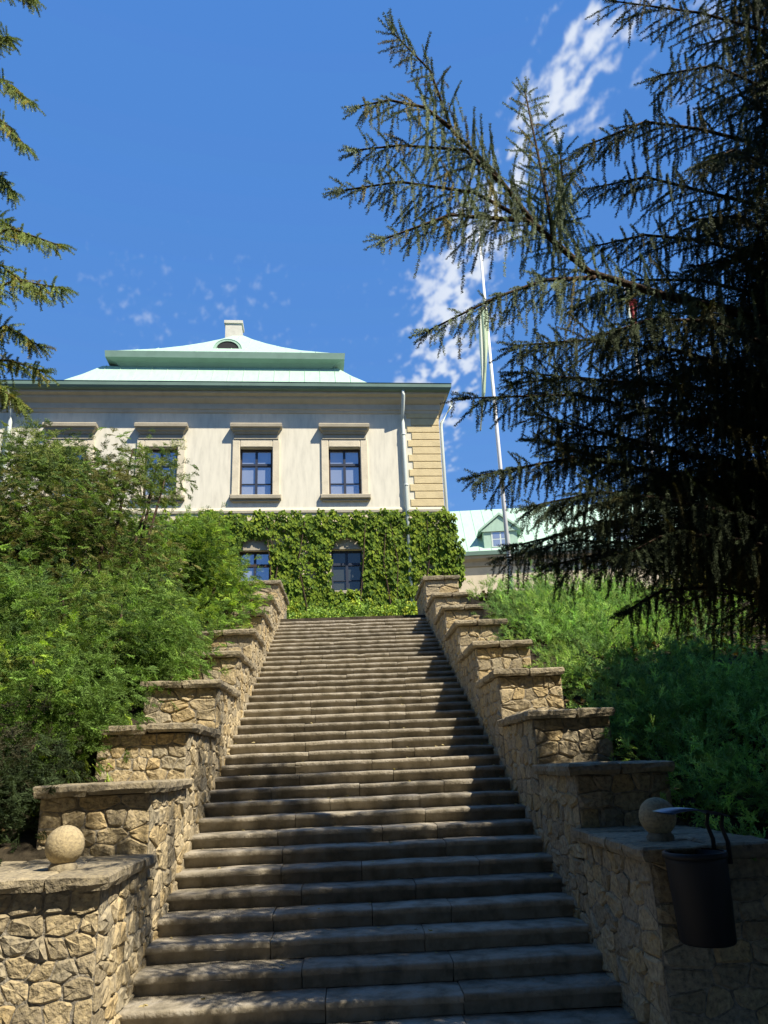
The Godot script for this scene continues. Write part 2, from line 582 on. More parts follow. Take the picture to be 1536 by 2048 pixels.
func make_wall(side: int, label: String, fronts: Array, tops: Array, first_width: float) -> void:
	var inner := XL if side < 0 else XR
	var wall := thing("stepped_wall", label, "wall", "stepped walls beside the stairs", Vector3(inner, GROUND_Y, fronts[0]))
	var n := fronts.size()
	for k in n:
		var zf: float = fronts[k]
		var zb: float = fronts[k + 1] if k < n - 1 else -23.4
		var top: float = tops[k]
		var width := first_width if k == 0 else (1.02 if side < 0 else 0.92)
		var outer := inner + side * width
		var x0 := minf(inner, outer)
		var x1 := maxf(inner, outer)
		var cop := 0.105
		var low: float = GROUND_Y if k == 0 else tops[k - 1]
		var foot := minf(low, stair_line(zf) - 0.3)
		var tier := Node3D.new()
		tier.name = "tier"
		wall.add_child(tier, true)
		tier.position = Vector3(0, low - GROUND_Y, zf - fronts[0])
		var here := wall.position + tier.position
		# mortar core
		var st := begin()
		box_to(st, Vector3(x0 + 0.003, foot, zb - 0.3 if k < n - 1 else zb) - here, Vector3(x1 - 0.003, top - cop - 0.004, zf - 0.003) - here)
		put("core", done(st), M.mortar, tier)
		# the front of the tier
		var hgt := top - cop - low
		var region := PackedVector2Array([Vector2(0, -0.03), Vector2(width, -0.03), Vector2(width, hgt), Vector2(0, hgt)])
		for poly in cells(region, 0.25 if k < 4 else 0.3, 0.145 if k < 4 else 0.19):
			add_stone(tier, here, poly, Vector3(x0, low, zf - 0.012), Vector3.RIGHT, Vector3(0, 0, 1))
		# the side towards the stairs
		var a := stair_line(zf) - 0.2
		var b := stair_line(zb) - 0.2
		var c := top - cop
		var len_ := zf - zb
		if side > 0:
			region = PackedVector2Array([Vector2(0, a), Vector2(len_, b), Vector2(len_, c), Vector2(0, c)])
			for poly in cells(region, 0.25, 0.16):
				add_stone(tier, here, poly, Vector3(inner + 0.012, 0, zf), Vector3(0, 0, -1), Vector3(-1, 0, 0))
		else:
			region = PackedVector2Array([Vector2(0, a), Vector2(len_, b), Vector2(len_, c), Vector2(0, c)])
			for poly in cells(region, 0.25, 0.16):
				add_stone(tier, here, poly, Vector3(inner - 0.012, 0, zf), Vector3(0, 0, -1), Vector3(1, 0, 0))
		# coping: one row of slabs along the front, then rows running back
		var over := 0.11
		var zz := zf + over
		var row := 0
		while zz > zb + 0.06:
			var deep := minf(rr(0.42, 0.6), zz - zb)
			if zz - deep - zb < 0.2:
				deep = zz - zb
			var xa := x0 - (0.04 if side < 0 else 0.085)
			var xb := x1 + (0.085 if side < 0 else 0.04)
			var parts := 2 if width < 1.1 else int(ceil(width / 0.5))
			var at := xa
			for j in parts:
				var to := lerpf(xa, xb, (j + 1.0 + (rr(-0.16, 0.16) if j < parts - 1 else 0.0)) / parts)
				put("coping_slab", rough_slab(to - at - 0.008, cop + rr(-0.008, 0.008), deep - 0.008), M["coping_stone_%d" % rng.randi_range(0, 2)], tier,
					Vector3((at + to) / 2.0, top - cop / 2.0 + rr(-0.005, 0.005), zz - deep / 2.0) - here)
				at = to
			zz -= deep
			row += 1

func add_stone(tier: Node3D, here: Vector3, poly: PackedVector2Array, base: Vector3, ux: Vector3, n: Vector3) -> void:
	var mid := Vector2.ZERO
	for p in poly:
		mid += p
	mid /= poly.size()
	put("stone", stone_mesh(poly, mid, ux, Vector3.UP, n, rr(0.016, 0.04)), M["rubble_stone_%d" % rng.randi_range(0, 5)], tier, base + ux * mid.x + Vector3.UP * mid.y - here)

func make_ball(at: Vector3, r: float, label: String) -> void:
	var o := thing("stone_ball", label, "stone ball", "", at)
	var st := begin_smooth()
	var prof := []
	for k in 15:
		var t := PI * k / 14.0
		prof.append(Vector2(maxf(r * sin(t), 0.0005), r - r * cos(t) + 0.035))
	lathe_to(st, prof, 26)
	put("ball", done(st), M.ball_stone, o)
	var f := begin_smooth()
	lathe_to(f, [Vector2(r * 0.72, -0.01), Vector2(r * 0.74, 0.03), Vector2(r * 0.62, 0.055), Vector2(r * 0.5, 0.075)], 20)
	put("foot", done(f), M.coping_stone_1, o)


# ------------------------------------------------------------------ litter bin
func make_bin() -> void:
	var o := thing("litter_bin", "black tapered litter bin with a curved metal lid hung before the right pier", "litter bin", "", Vector3(2.38, -1.22, -5.74))
	var top := 0.56
	var st := begin_smooth()
	lathe_to(st, [Vector2(0.004, 0.025), Vector2(0.172, 0.0), Vector2(0.182, 0.012), Vector2(0.205, top - 0.06), Vector2(0.207, top), Vector2(0.194, top), Vector2(0.172, 0.045), Vector2(0.004, 0.035)], 30)
	put("bucket", done(st), M.bin_black, o)
	st = begin_smooth()
	lathe_to(st, [Vector2(0.206, top - 0.032), Vector2(0.219, top - 0.026), Vector2(0.219, top + 0.006), Vector2(0.196, top + 0.009)], 30)
	put("rim", done(st), M.bin_black, o)
	# a shallow arched sheet for a lid
	st = begin_smooth()
	var n := 12
	var lid := []
	for i in n + 1:
		var t := lerpf(-1.0, 1.0, float(i) / n)
		lid.append(Vector3(0.012 + 0.20 * t, 0.815 + 0.032 * (1.0 - t * t) - 0.014 * t, 0))
	for i in n:
		for s in [0.0, -0.007]:
			var up := Vector3(0, s, 0)
			quad(st, lid[i] + up + Vector3(0, 0, 0.18), lid[i + 1] + up + Vector3(0, 0, 0.18), lid[i + 1] + up + Vector3(0, 0, -0.2), lid[i] + up + Vector3(0, 0, -0.2), Vector3(0, 1 if s == 0.0 else -1, 0))
		quad(st, lid[i] + Vector3(0, 0, 0.18), lid[i + 1] + Vector3(0, 0, 0.18), lid[i + 1] + Vector3(0, -0.007, 0.18), lid[i] + Vector3(0, -0.007, 0.18), Vector3(0, 0, 1))
	put("lid", done(st), M.bin_lid, o)
	for z in [0.10, -0.13]:
		put("bracket", tube_mesh([Vector3(0.197, top - 0.07, z), Vector3(0.203, top + 0.07, z), Vector3(0.175, top + 0.17, z), Vector3(0.198, 0.806, z)], [0.016, 0.016, 0.014, 0.012], 6), M.bin_black, o)
	put("wall_plate", box_mesh(Vector3(-0.06, 0.2, -0.27), Vector3(0.06, 0.5, -0.19), 0.008), M.bin_black, o)


# ------------------------------------------------------------------ the palace
func facade_piece(st: SurfaceTool, x0: float, x1: float, y0: float, y1: float, holes: Array, thick: float) -> void:
	# a wall panel with rectangular holes, front face at z = 0
	var xs := [x0, x1]
	var ys := [y0, y1]
	for r in holes:
		xs.append_array([r[0], r[1]]); ys.append_array([r[2], r[3]])
	xs.sort(); ys.sort()
	for i in xs.size() - 1:
		for j in ys.size() - 1:
			if xs[i + 1] - xs[i] < 0.001 or ys[j + 1] - ys[j] < 0.001:
				continue
			var cx: float = (xs[i] + xs[i + 1]) / 2.0
			var cy: float = (ys[j] + ys[j + 1]) / 2.0
			var open := false
			for r in holes:
				if cx > r[0] and cx < r[1] and cy > r[2] and cy < r[3]:
					open = true
			if open:
				continue
			for z in [0.0, -thick]:
				quad(st, Vector3(xs[i], ys[j], z), Vector3(xs[i + 1], ys[j], z), Vector3(xs[i + 1], ys[j + 1], z), Vector3(xs[i], ys[j + 1], z), Vector3(0, 0, 1 if z == 0.0 else -1))
	for r in holes:
		quad(st, Vector3(r[0], r[2], 0), Vector3(r[0], r[3], 0), Vector3(r[0], r[3], -thick), Vector3(r[0], r[2], -thick), Vector3(1, 0, 0))
		quad(st, Vector3(r[1], r[2], 0), Vector3(r[1], r[3], 0), Vector3(r[1], r[3], -thick), Vector3(r[1], r[2], -thick), Vector3(-1, 0, 0))
		quad(st, Vector3(r[0], r[2], 0), Vector3(r[1], r[2], 0), Vector3(r[1], r[2], -thick), Vector3(r[0], r[2], -thick), Vector3(0, 1, 0))
		quad(st, Vector3(r[0], r[3], 0), Vector3(r[1], r[3], 0), Vector3(r[1], r[3], -thick), Vector3(r[0], r[3], -thick), Vector3(0, -1, 0))

func window_in(parent: Node3D, at: Vector3, w: float, h: float, glass: Material, wood: Material, upper: bool) -> Node3D:
	# at: middle of the opening's sill, on the wall's face
	var win := Node3D.new()
	win.name = "window"
	parent.add_child(win, true)
	win.position = at
	var st := begin()
	var z0 := -0.26
	var z1 := -0.17
	var f := 0.07
	box_to(st, Vector3(-w / 2, 0, z0), Vector3(-w / 2 + f, h, z1))
	box_to(st, Vector3(w / 2 - f, 0, z0), Vector3(w / 2, h, z1))
	box_to(st, Vector3(-w / 2 + f, 0, z0), Vector3(w / 2 - f, f, z1))
	box_to(st, Vector3(-w / 2 + f, h - f, z0), Vector3(w / 2 - f, h, z1))
	put("frame", done(st), wood, win)
	var tr := h * 0.665
	st = begin()
	box_to(st, Vector3(-w / 2 + f, tr - 0.045, z0 + 0.01), Vector3(w / 2 - f, tr + 0.045, z1 + 0.02))
	put("transom", done(st), wood if not upper else M.sash_blue, win)
	st = begin()
	box_to(st, Vector3(-0.045, f, z0 + 0.012), Vector3(0.045, tr - 0.045, z1 + 0.012))
	box_to(st, Vector3(-0.04, tr + 0.045, z0 + 0.012), Vector3(0.04, h - f, z1 + 0.012))
	put("mullion", done(st), M.sash_blue, win)
	var inner := w / 2 - f
	var rows := [[f, tr * 0.40, 2], [tr * 0.40 + 0.03, tr - 0.045, 2], [tr + 0.045, h - f, 2]]
	for r in rows:
		for s in [-1, 1]:
			var xa: float = -inner if s < 0 else 0.045
			var xb: float = -0.045 if s < 0 else inner
			var p := begin()
			box_to(p, Vector3(xa, r[0], -0.228), Vector3(xb, r[1], -0.222))
			put("pane", done(p), glass, win)
	st = begin()
	box_to(st, Vector3(-inner, tr * 0.40, z0 + 0.02), Vector3(-0.045, tr * 0.40 + 0.03, z1 - 0.01))
	box_to(st, Vector3(0.045, tr * 0.40, z0 + 0.02), Vector3(inner, tr * 0.40 + 0.03, z1 - 0.01))
	put("glazing_bar", done(st), M.sash_blue, win)
	return win

func make_palace() -> void:
	var b := thing("palace", "cream two-storey palace with pale green copper roof at the head of the stairs", "building", "", Vector3(0, 0, -26.0), 0.05)
	var x0 := -13.3
	var x1 := 3.56
	var back := -16.8
	var ux := [-9.76, -6.58, -3.20, 0.0]
	var upper := []
	var lower := []
	for u in ux:
		upper.append([u - 0.585, u + 0.585, 9.30, 11.16])
		lower.append([u - 0.55, u + 0.55, 5.78, 7.27])
	var st := begin()
	facade_piece(st, x0, x1, 8.75, 13.2, upper, 0.42)
	quad(st, Vector3(x1, 3, 0), Vector3(x1, 13.2, 0), Vector3(x1, 13.2, back), Vector3(x1, 3, back), Vector3(1, 0, 0))
	quad(st, Vector3(x0, 3, 0), Vector3(x0, 13.2, 0), Vector3(x0, 13.2, back), Vector3(x0, 3, back), Vector3(-1, 0, 0))
	quad(st, Vector3(x0, 3, back), Vector3(x0, 13.2, back), Vector3(x1, 13.2, back), Vector3(x1, 3, back), Vector3(0, 0, -1))
	put("upper_wall", done(st), M.plaster, b)
	st = begin()
	facade_piece(st, x0, x1, 3.0, 8.75, lower, 0.42)
	put("lower_wall", done(st), M.trim_plaster, b)
	st = begin()
	box_to(st, Vector3(x0 + 0.2, 3.5, -1.4), Vector3(x1 - 0.2, 12.9, -0.55))
	put("dark_interior", done(st), M.dark_room, b)
	st = begin()
	ring_to(st, [Vector2(0, 8.62), Vector2(0.05, 8.64), Vector2(0.07, 8.72), Vector2(0.04, 8.8), Vector2(0, 8.83)], x0, x1, back, 0.0)
	put("string_course", done(st), M.trim_plaster, b)
	for u in ux:
		var win := window_in(b, Vector3(u, 9.30, 0), 1.17, 1.86, M.window_glass, M.wood_brown, true)
		st = begin()
		var o := 0.27
		bevel_box(st, Vector3(-0.585 - o, 0, -0.02), Vector3(-0.585, 2.16, 0.075), 0.02)
		bevel_box(st, Vector3(0.585, 0, -0.02), Vector3(0.585 + o, 2.16, 0.075), 0.02)
		bevel_box(st, Vector3(-0.583, 1.86, -0.02), Vector3(0.583, 2.16, 0.073), 0.02)
		put("surround", done(st), M.trim_plaster, win)
		st = begin()
		bevel_box(st, Vector3(-0.91, -0.17, -0.05), Vector3(0.91, 0.0, 0.17), 0.03)
		bevel_box(st, Vector3(-0.84, -0.25, -0.05), Vector3(0.84, -0.17, 0.10), 0.02)
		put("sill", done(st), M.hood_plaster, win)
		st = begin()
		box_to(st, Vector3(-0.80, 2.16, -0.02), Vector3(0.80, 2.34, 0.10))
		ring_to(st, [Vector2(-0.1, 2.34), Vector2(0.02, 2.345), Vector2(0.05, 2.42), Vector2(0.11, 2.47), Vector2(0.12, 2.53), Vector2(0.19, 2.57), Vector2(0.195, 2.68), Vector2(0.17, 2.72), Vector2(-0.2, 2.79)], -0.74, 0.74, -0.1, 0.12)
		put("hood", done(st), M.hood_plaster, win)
		var low := window_in(b, Vector3(u, 5.78, 0), 1.10, 1.49, M.dark_glass if absf(u) < 0.1 else M.window_glass, M.wood_brown if absf(u) > 0.1 else M.sash_blue, false)
		# shallow arched head over the ground-floor window
		st = begin()
		var arch := []
		for k in 9:
			var t := PI * k / 8.0
			arch.append(Vector2(cos(t) * 0.56, 1.50 + 0.46 * pow(sin(t), 0.8)))
		for k in 8:
			tri(st, Vector3(0, 1.5, 0.045), Vector3(arch[k].x, arch[k].y, 0.03), Vector3(arch[k + 1].x, arch[k + 1].y, 0.03), Vector3(0, 0, 1))
			quad(st, Vector3(arch[k].x, arch[k].y, 0.03), Vector3(arch[k + 1].x, arch[k + 1].y, 0.03), Vector3(arch[k + 1].x, arch[k + 1].y, -0.02), Vector3(arch[k].x, arch[k].y, -0.02), Vector3(arch[k].x, arch[k].y - 1.4, 0))
		box_to(st, Vector3(-0.66, 1.49, -0.02), Vector3(0.66, 1.57, 0.06))
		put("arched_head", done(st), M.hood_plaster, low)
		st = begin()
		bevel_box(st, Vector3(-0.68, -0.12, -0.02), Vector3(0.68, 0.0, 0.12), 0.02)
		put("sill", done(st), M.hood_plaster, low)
	# corner blocks, long and short in turn
	for k in 13:
		var ya := 8.84 + 0.292 * k
		var xa := 2.36 if k % 2 == 0 else 2.52
		put("quoin_block", box_mesh(Vector3(xa, ya + 0.012, -0.02), Vector3(x1 + 0.02, ya + 0.28, 0.035), 0.014), M.quoin_plaster, b)
	# cornice, gutter and the two-stage roof
	put("cornice", ring_mesh([Vector2(0, 12.52), Vector2(0.05, 12.54), Vector2(0.07, 12.63), Vector2(0.12, 12.66), Vector2(0.13, 12.86), Vector2(0.22, 12.90), Vector2(0.34, 12.98), Vector2(0.36, 13.06), Vector2(0.54, 13.10), Vector2(0.55, 13.24), Vector2(0.30, 13.3)], x0, x1, back, 0.0, 0.62), M.cornice_plaster, b)
	put("gutter", ring_mesh([Vector2(0.48, 13.20), Vector2(0.60, 13.17), Vector2(0.70, 13.20), Vector2(0.76, 13.28), Vector2(0.77, 13.40), Vector2(0.79, 13.43), Vector2(0.66, 13.45), Vector2(0.60, 13.42)], x0, x1, back, 0.0, 0.58), M.copper_green, b)
	var slope := [Vector2(0.64, 13.42), Vector2(0, 13.58), Vector2(-0.8, 14.0), Vector2(-1.6, 14.62), Vector2(-2.2, 15.3), Vector2(-2.7, 15.95)]
	var roof := put("lower_roof", ring_mesh(slope, x0 + 0.4, x1 - 0.4, back, 0.0, 1.2), M.copper_pale, b)
	seams(roof, slope, x0 + 0.4, x1 - 0.4, 1.2, 0.62)
	put("upper_eave", ring_mesh([Vector2(-2.62, 15.80), Vector2(-2.6, 15.9), Vector2(-2.5, 16.02), Vector2(-2.32, 16.1), Vector2(-2.25, 16.12), Vector2(-2.23, 16.40), Vector2(-2.3, 16.43), Vector2(-2.5, 16.43)], x0 + 0.5, x1 - 0.02, back, 0.0, 1.48), M.copper_green, b)
	var cap := [Vector2(-2.3, 16.42), Vector2(-3.2, 17.0), Vector2(-4.3, 17.72), Vector2(-5.4, 18.52), Vector2(-6.4, 19.3), Vector2(-7.3, 20.05), Vector2(-7.95, 20.65)]
	var up := put("upper_roof", ring_mesh(cap, -9.4 - 2.3 * 0.78, -0.09 + 2.3 * 0.78, back, 0.0, 0.78), M.copper_pale, b)
	seams(up, cap, -9.4 - 2.3 * 0.78, -0.09 + 2.3 * 0.78, 0.78, 0.62)
	st = begin()
	box_to(st, Vector3(-5.40, 20.3, -8.7), Vector3(-4.60, 21.3, -7.9))
	box_to(st, Vector3(-5.46, 21.3, -8.76), Vector3(-4.54, 21.46, -7.84))
	put("chimney", done(st), M.chimney_plaster, b)
	# eyebrow dormer
	st = begin_smooth()
	var n := 12
	for k in n:
		var q := []
		for e in [k, k + 1]:
			var t: float = PI * e / n
			q.append(Vector3(-4.87 + 0.62 * cos(t), 17.9 + 0.5 * sin(t), -4.55))
			q.append(Vector3(-4.87 + 0.72 * cos(t), 18.3 + 0.45 * sin(t), -6.2))
		quad(st, q[0], q[2], q[3], q[1], Vector3(q[0].x + 4.87, q[0].y - 17.5, 0))
	put("dormer_hood", done(st), M.copper_pale, b)
	st = begin()
	for k in n:
		var t0 := PI * k / n
		var t1 := PI * (k + 1) / n
		tri(st, Vector3(-4.87, 17.88, -4.6), Vector3(-4.87 + 0.5 * cos(t0), 17.88 + 0.42 * sin(t0), -4.6), Vector3(-4.87 + 0.5 * cos(t1), 17.88 + 0.42 * sin(t1), -4.6), Vector3(0, 0, 1))
	put("dormer_opening", done(st), M.dark_room, b)
	st = begin()
	for k in n:
		var t0 := PI * k / n
		var t1 := PI * (k + 1) / n
		quad(st, Vector3(-4.87 + 0.5 * cos(t0), 17.88 + 0.42 * sin(t0), -4.57), Vector3(-4.87 + 0.5 * cos(t1), 17.88 + 0.42 * sin(t1), -4.57), Vector3(-4.87 + 0.64 * cos(t1), 17.88 + 0.52 * sin(t1), -4.57), Vector3(-4.87 + 0.64 * cos(t0), 17.88 + 0.52 * sin(t0), -4.57), Vector3(0, 0, 1))
	put("dormer_rim", done(st), M.copper_pale, b)
	for u in [2.2, -11.85]:
		var pipe := put("downpipe", tube_mesh([Vector3(u, 13.2, 0.62), Vector3(u, 13.0, 0.62), Vector3(u, 12.35, 0.16), Vector3(u, 12.1, 0.14), Vector3(u, 4.2, 0.14)], [0.07, 0.07, 0.07, 0.07, 0.07], 10), M.pipe_paint, b)
		for y in [11.6, 9.6]:
			put("pipe_clip", tube_mesh([Vector3(u, y, 0.14), Vector3(u, y + 0.05, 0.14)], [0.085, 0.085], 10), M.pipe_paint, pipe)
	put("downpipe", tube_mesh([Vector3(x1 + 0.6, 13.1, -0.1), Vector3(x1 + 0.55, 12.9, -0.1), Vector3(x1 + 0.14, 12.2, -0.1), Vector3(x1 + 0.12, 12.0, -0.1), Vector3(x1 + 0.12, 4.2, -0.1)], [0.06, 0.06, 0.06, 0.06, 0.06], 10), M.pipe_paint, b)

func seams(roof: Node3D, prof: Array, x0: float, x1: float, kx: float, gap: float) -> void:
	var st := begin()
	var x := x0 + 0.3
	while x < x1 + 0.2:
		for i in prof.size() - 1:
			var a: Vector2 = prof[i]
			var c: Vector2 = prof[i + 1]
			if x < x0 - c.x * kx or x > x1 + c.x * kx:
				break
			for s in [-1, 1]:
				quad(st, Vector3(x + s * 0.015, a.y - 0.01, a.x), Vector3(x + s * 0.015, c.y - 0.01, c.x), Vector3(x, c.y + 0.035, c.x + 0.01), Vector3(x, a.y + 0.035, a.x + 0.01), Vector3(s, 0.3, 0.2))
		x += gap
	var o := put("standing_seams", done(st), M.copper_pale, roof)
	o.set_meta("kind", "stuff")

func make_far_building() -> void:
	var b := thing("far_house", "long low house with mint roof and dormers behind the flagpole", "building", "", Vector3(4.0, 0, -44.0), -0.14 + 0.05)
	# local: front at z = 0, x to the right
	var st := begin()
	box_to(st, Vector3(-2, 3.5, -9.0), Vector3(34, 11.6, 0.0))
	put("wall", done(st), M.far_wall, b)
	put("cornice", ring_mesh([Vector2(0, 10.9), Vector2(0.1, 10.95), Vector2(0.12, 11.2), Vector2(0.4, 11.35), Vector2(0.42, 11.5)], -2, 34, -9, 0), M.hood_plaster, b)
	put("gutter", ring_mesh([Vector2(0.38, 11.5), Vector2(0.52, 11.52), Vector2(0.55, 11.75), Vector2(0.4, 11.78)], -2, 34, -9, 0), M.copper_green, b)
	var prof := [Vector2(0.45, 11.76), Vector2(-0.6, 12.6), Vector2(-4.4, 15.9)]
	var roof := put("roof", ring_mesh(prof, -2, 34, -9, 0), M.copper_pale, b)
	seams(roof, prof, -2, 34, 1.0, 0.7)
	for x in [5.2, 12.5, 19.8]:
		var d := Node3D.new()
		d.name = "dormer"
		b.add_child(d, true)
		d.position = Vector3(x, 12.0, 0.15)
		st = begin()
		box_to(st, Vector3(-1.0, 0, -2.5), Vector3(1.0, 1.15, 0))
		put("dormer_cheek", done(st), M.copper_pale, d)
		st = begin()
		for s in [-1, 1]:
			quad(st, Vector3(0, 2.15, 0.2), Vector3(s * 1.3, 1.1, 0.2), Vector3(s * 1.3, 1.1, -3.4), Vector3(0, 2.15, -3.4), Vector3(s, 1, 0))
			quad(st, Vector3(0, 2.0, 0.2), Vector3(s * 1.3, 0.98, 0.2), Vector3(s * 1.3, 0.98, -3.4), Vector3(0, 2.0, -3.4), Vector3(-s, -1, 0))
			quad(st, Vector3(0, 2.15, 0.2), Vector3(s * 1.3, 1.1, 0.2), Vector3(s * 1.3, 0.98, 0.2), Vector3(0, 2.0, 0.2), Vector3(0, 0, 1))
		tri(st, Vector3(0, 1.95, 0.1), Vector3(-1.2, 1.0, 0.1), Vector3(1.2, 1.0, 0.1), Vector3(0, 0, 1))
		put("dormer_roof", done(st), M.copper_pale, d)
		st = begin()
		box_to(st, Vector3(-0.55, 0.05, -0.1), Vector3(0.55, 1.0, 0.02))
		put("window_frame", done(st), M.pipe_paint, d)
		for s in [-1, 1]:
			for t in [0, 1]:
				st = begin()
				box_to(st, Vector3(-0.46 if s < 0 else 0.04, 0.1 + 0.46 * t, 0.0), Vector3(-0.04 if s < 0 else 0.46, 0.5 + 0.44 * t, 0.026))
				put("pane", done(st), M.window_glass, d)

func make_poles() -> void:
	var g := "flagpoles by the palace"
	var a := thing("flagpole", "tall white flagpole with a pale furled flag just right of the palace corner", "flagpole", g, Vector3(5.72, 3.9, -26.0))
	put("pole", tube_mesh([Vector3(0, 0, 0), Vector3(0, 8, 0), Vector3(0, 16.5, 0)], [0.085, 0.07, 0.05], 10), M.pole_paint, a)
	put("finial", tube_mesh([Vector3(0, 16.5, 0), Vector3(0, 16.56, 0), Vector3(0, 16.66, 0), Vector3(0, 16.72, 0)], [0.03, 0.09, 0.09, 0.02], 10), M.pole_paint, a)
	furled(a, Vector3(-0.16, 13.0, 0.05), 5.2, [M.flag_white, M.flag_green], Vector3(-0.42, 0, 0))
	var c := thing("flagpole", "white flagpole with a furled red flag seen through the spruce", "flagpole", g, Vector3(11.45, 3.9, -26.0))
	put("pole", tube_mesh([Vector3(0, 0, 0), Vector3(0, 8, 0), Vector3(0, 14.5, 0)], [0.085, 0.07, 0.05], 10), M.pole_paint, c)
	furled(c, Vector3(0.1, 13.4, 0.05), 2.4, [M.flag_white, M.flag_red], Vector3(-0.1, 0, 0))

func furled(pole: Node3D, top: Vector3, length: float, mats: Array, lean: Vector3) -> void:
	for k in 2:
		var st := begin_smooth()
		var pts := []
		var n := 14
		for i in n + 1:
			var t := float(i) / n
			var half := (0.10 + 0.05 * sin(t * 6.0 + k)) * (0.5 if t > 0.9 else 1.0) * (1.0 - 0.35 * t)
			var c := top + lean * t * t + Vector3((k - 0.5) * 0.13, -length * t * (1.0 if k == 0 else 0.82), 0.04 * k)
			pts.append([c + Vector3(-half, 0, 0.03), c + Vector3(-half * 0.3, 0, 0.10), c + Vector3(half * 0.3, 0, 0.0), c + Vector3(half, 0, 0.09), c + Vector3(half * 0.2, 0, -0.05)])
		for i in n:
			for j in 5:
				var q: Vector3 = pts[i][j]
				quad(st, q, pts[i][(j + 1) % 5], pts[i + 1][(j + 1) % 5], pts[i + 1][j], Vector3(q.x - top.x, 0, 1 if j < 3 else -1))
		var m := put("flag_fold", done(st), mats[k], pole)


# ------------------------------------------------------------------ foliage
func needle_sprig(count: int, length: float, needle: float, width: float, flat: float) -> ArrayMesh:
	# a twig along +z set with needles; flat = 1 lays them in two ranks
	var st := begin()
	for k in 3:
		var a := TAU * k / 3.0
		var c := TAU * (k + 1) / 3.0
		var r := 0.0035
		quad(st, Vector3(cos(a) * r, sin(a) * r, 0), Vector3(cos(c) * r, sin(c) * r, 0), Vector3(0, 0, length), Vector3(0, 0, length), Vector3(cos(a + 1), sin(a + 1), 0))
	var r2 := RandomNumberGenerator.new()
	r2.seed = 77 + count
	for k in count:
		var t := float(k) / count
		var ang := r2.randf() * TAU
		if flat > 0.0:
			ang = (0.0 if k % 2 else PI) + r2.randf_range(-0.5, 0.5) * (2.0 - flat * 1.3)
		var side := Vector3(cos(ang), sin(ang), 0)
		var base := Vector3(0, 0, length * t)
		var len_ := needle * r2.randf_range(0.75, 1.15) * (1.0 - 0.35 * t)
		var dir := (side + Vector3(0, 0, r2.randf_range(0.2, 0.8))).normalized()
		var w := dir.cross(Vector3(0, 1, 0) if absf(side.y) < 0.7 else Vector3(1, 0, 0)).normalized() * width
		tri(st, base - w * 0.6, base + w * 0.6, base + dir * len_, side + Vector3(0.1, 0.3, 0.0))
		tri(st, base + dir * len_ * 0.4 + w, base + dir * len_ * 0.4 - w, base + dir * len_, side + Vector3(0.1, 0.3, 0.0))
	return done(st)

func plume_mesh(seed_: int, length: float, shoots: int, angle: float, leaf: float, width: float, flat: float) -> ArrayMesh:
	# a spray of several needle-set shoots that leave a main shoot at uneven places and angles
	var r2 := RandomNumberGenerator.new()
	r2.seed = seed_
	var st := begin()
	var axes := [[Vector3.ZERO, Vector3(0, 0, 1), length]]
	for k in shoots:
		var t := r2.randf_range(0.05, 0.75)
		var a := r2.randf() * TAU
		var out := Vector3(cos(a), sin(a) * (1.0 - flat), 0).normalized()
		axes.append([Vector3(0, 0, length * t), (Vector3(0, 0, 1) + out * angle * r2.randf_range(0.6, 1.3)).normalized(), length * (1.0 - 0.6 * t) * r2.randf_range(0.4, 0.8)])
	for s in axes:
		var at: Vector3 = s[0]
		var d: Vector3 = s[1]
		var l: float = s[2]
		var n := int(l / leaf * 2.6) + 3
		var u := d.cross(Vector3(0.2, 1, 0.1)).normalized()
		var v := d.cross(u)
		for k in n:
			var t: float = (k + r2.randf()) / n
			var a := r2.randf() * TAU
			if flat > 0.5:
				a = (0.0 if k % 2 else PI) + r2.randf_range(-0.7, 0.7)
			var side: Vector3 = u * cos(a) + v * sin(a)
			var p: Vector3 = at + d * l * t + Vector3(0, -0.12 * l * t * t, 0)
			var dir: Vector3 = (side * r2.randf_range(0.6, 1.0) + d * r2.randf_range(0.5, 1.1)).normalized()
			var w: Vector3 = dir.cross(d).normalized() * width * 0.5
			var tip: Vector3 = p + dir * leaf * r2.randf_range(0.75, 1.2)
			tri(st, p - w, p + w, tip, side + Vector3(0, 0.4, 0))
			tri(st, p.lerp(tip, 0.3) - w * 1.1, p.lerp(tip, 0.3) + w * 1.1, tip + dir * leaf * 0.1, side + Vector3(0, 0.4, 0))
	return done(st)

func leaf_mesh() -> ArrayMesh:
	# a broad pointed leaf folded along its rib, stalk at the origin, tip towards +z
	var st := begin()
	var tip := Vector3(0, -0.18, 1.0)
	for s in [-1, 1]:
		var a := Vector3(s * 0.36, 0.10, 0.16)
		var b := Vector3(s * 0.44, 0.06, 0.48)
		tri(st, Vector3.ZERO, a, b, Vector3.UP)
		tri(st, Vector3.ZERO, b, tip, Vector3.UP)
	return done(st)

func clump_mesh(seed_: int, leaves: int, spread: float, size: float) -> ArrayMesh:
	var r2 := RandomNumberGenerator.new()
	r2.seed = seed_
	var st := SurfaceTool.new()
	st.begin(Mesh.PRIMITIVE_TRIANGLES)
	var one := leaf_mesh()
	for k in leaves:
		var dir := Vector3(r2.randf_range(-1, 1), r2.randf_range(-0.7, 0.7), r2.randf_range(-1, 1)).normalized()
		var basis := Basis.looking_at(-dir, Vector3.UP if absf(dir.y) < 0.95 else Vector3.RIGHT).rotated(dir, r2.randf_range(-0.9, 0.9))
		st.append_from(one, 0, Transform3D(basis.scaled(Vector3.ONE * size * r2.randf_range(0.7, 1.2)), dir * spread * r2.randf()))
	return st.commit()

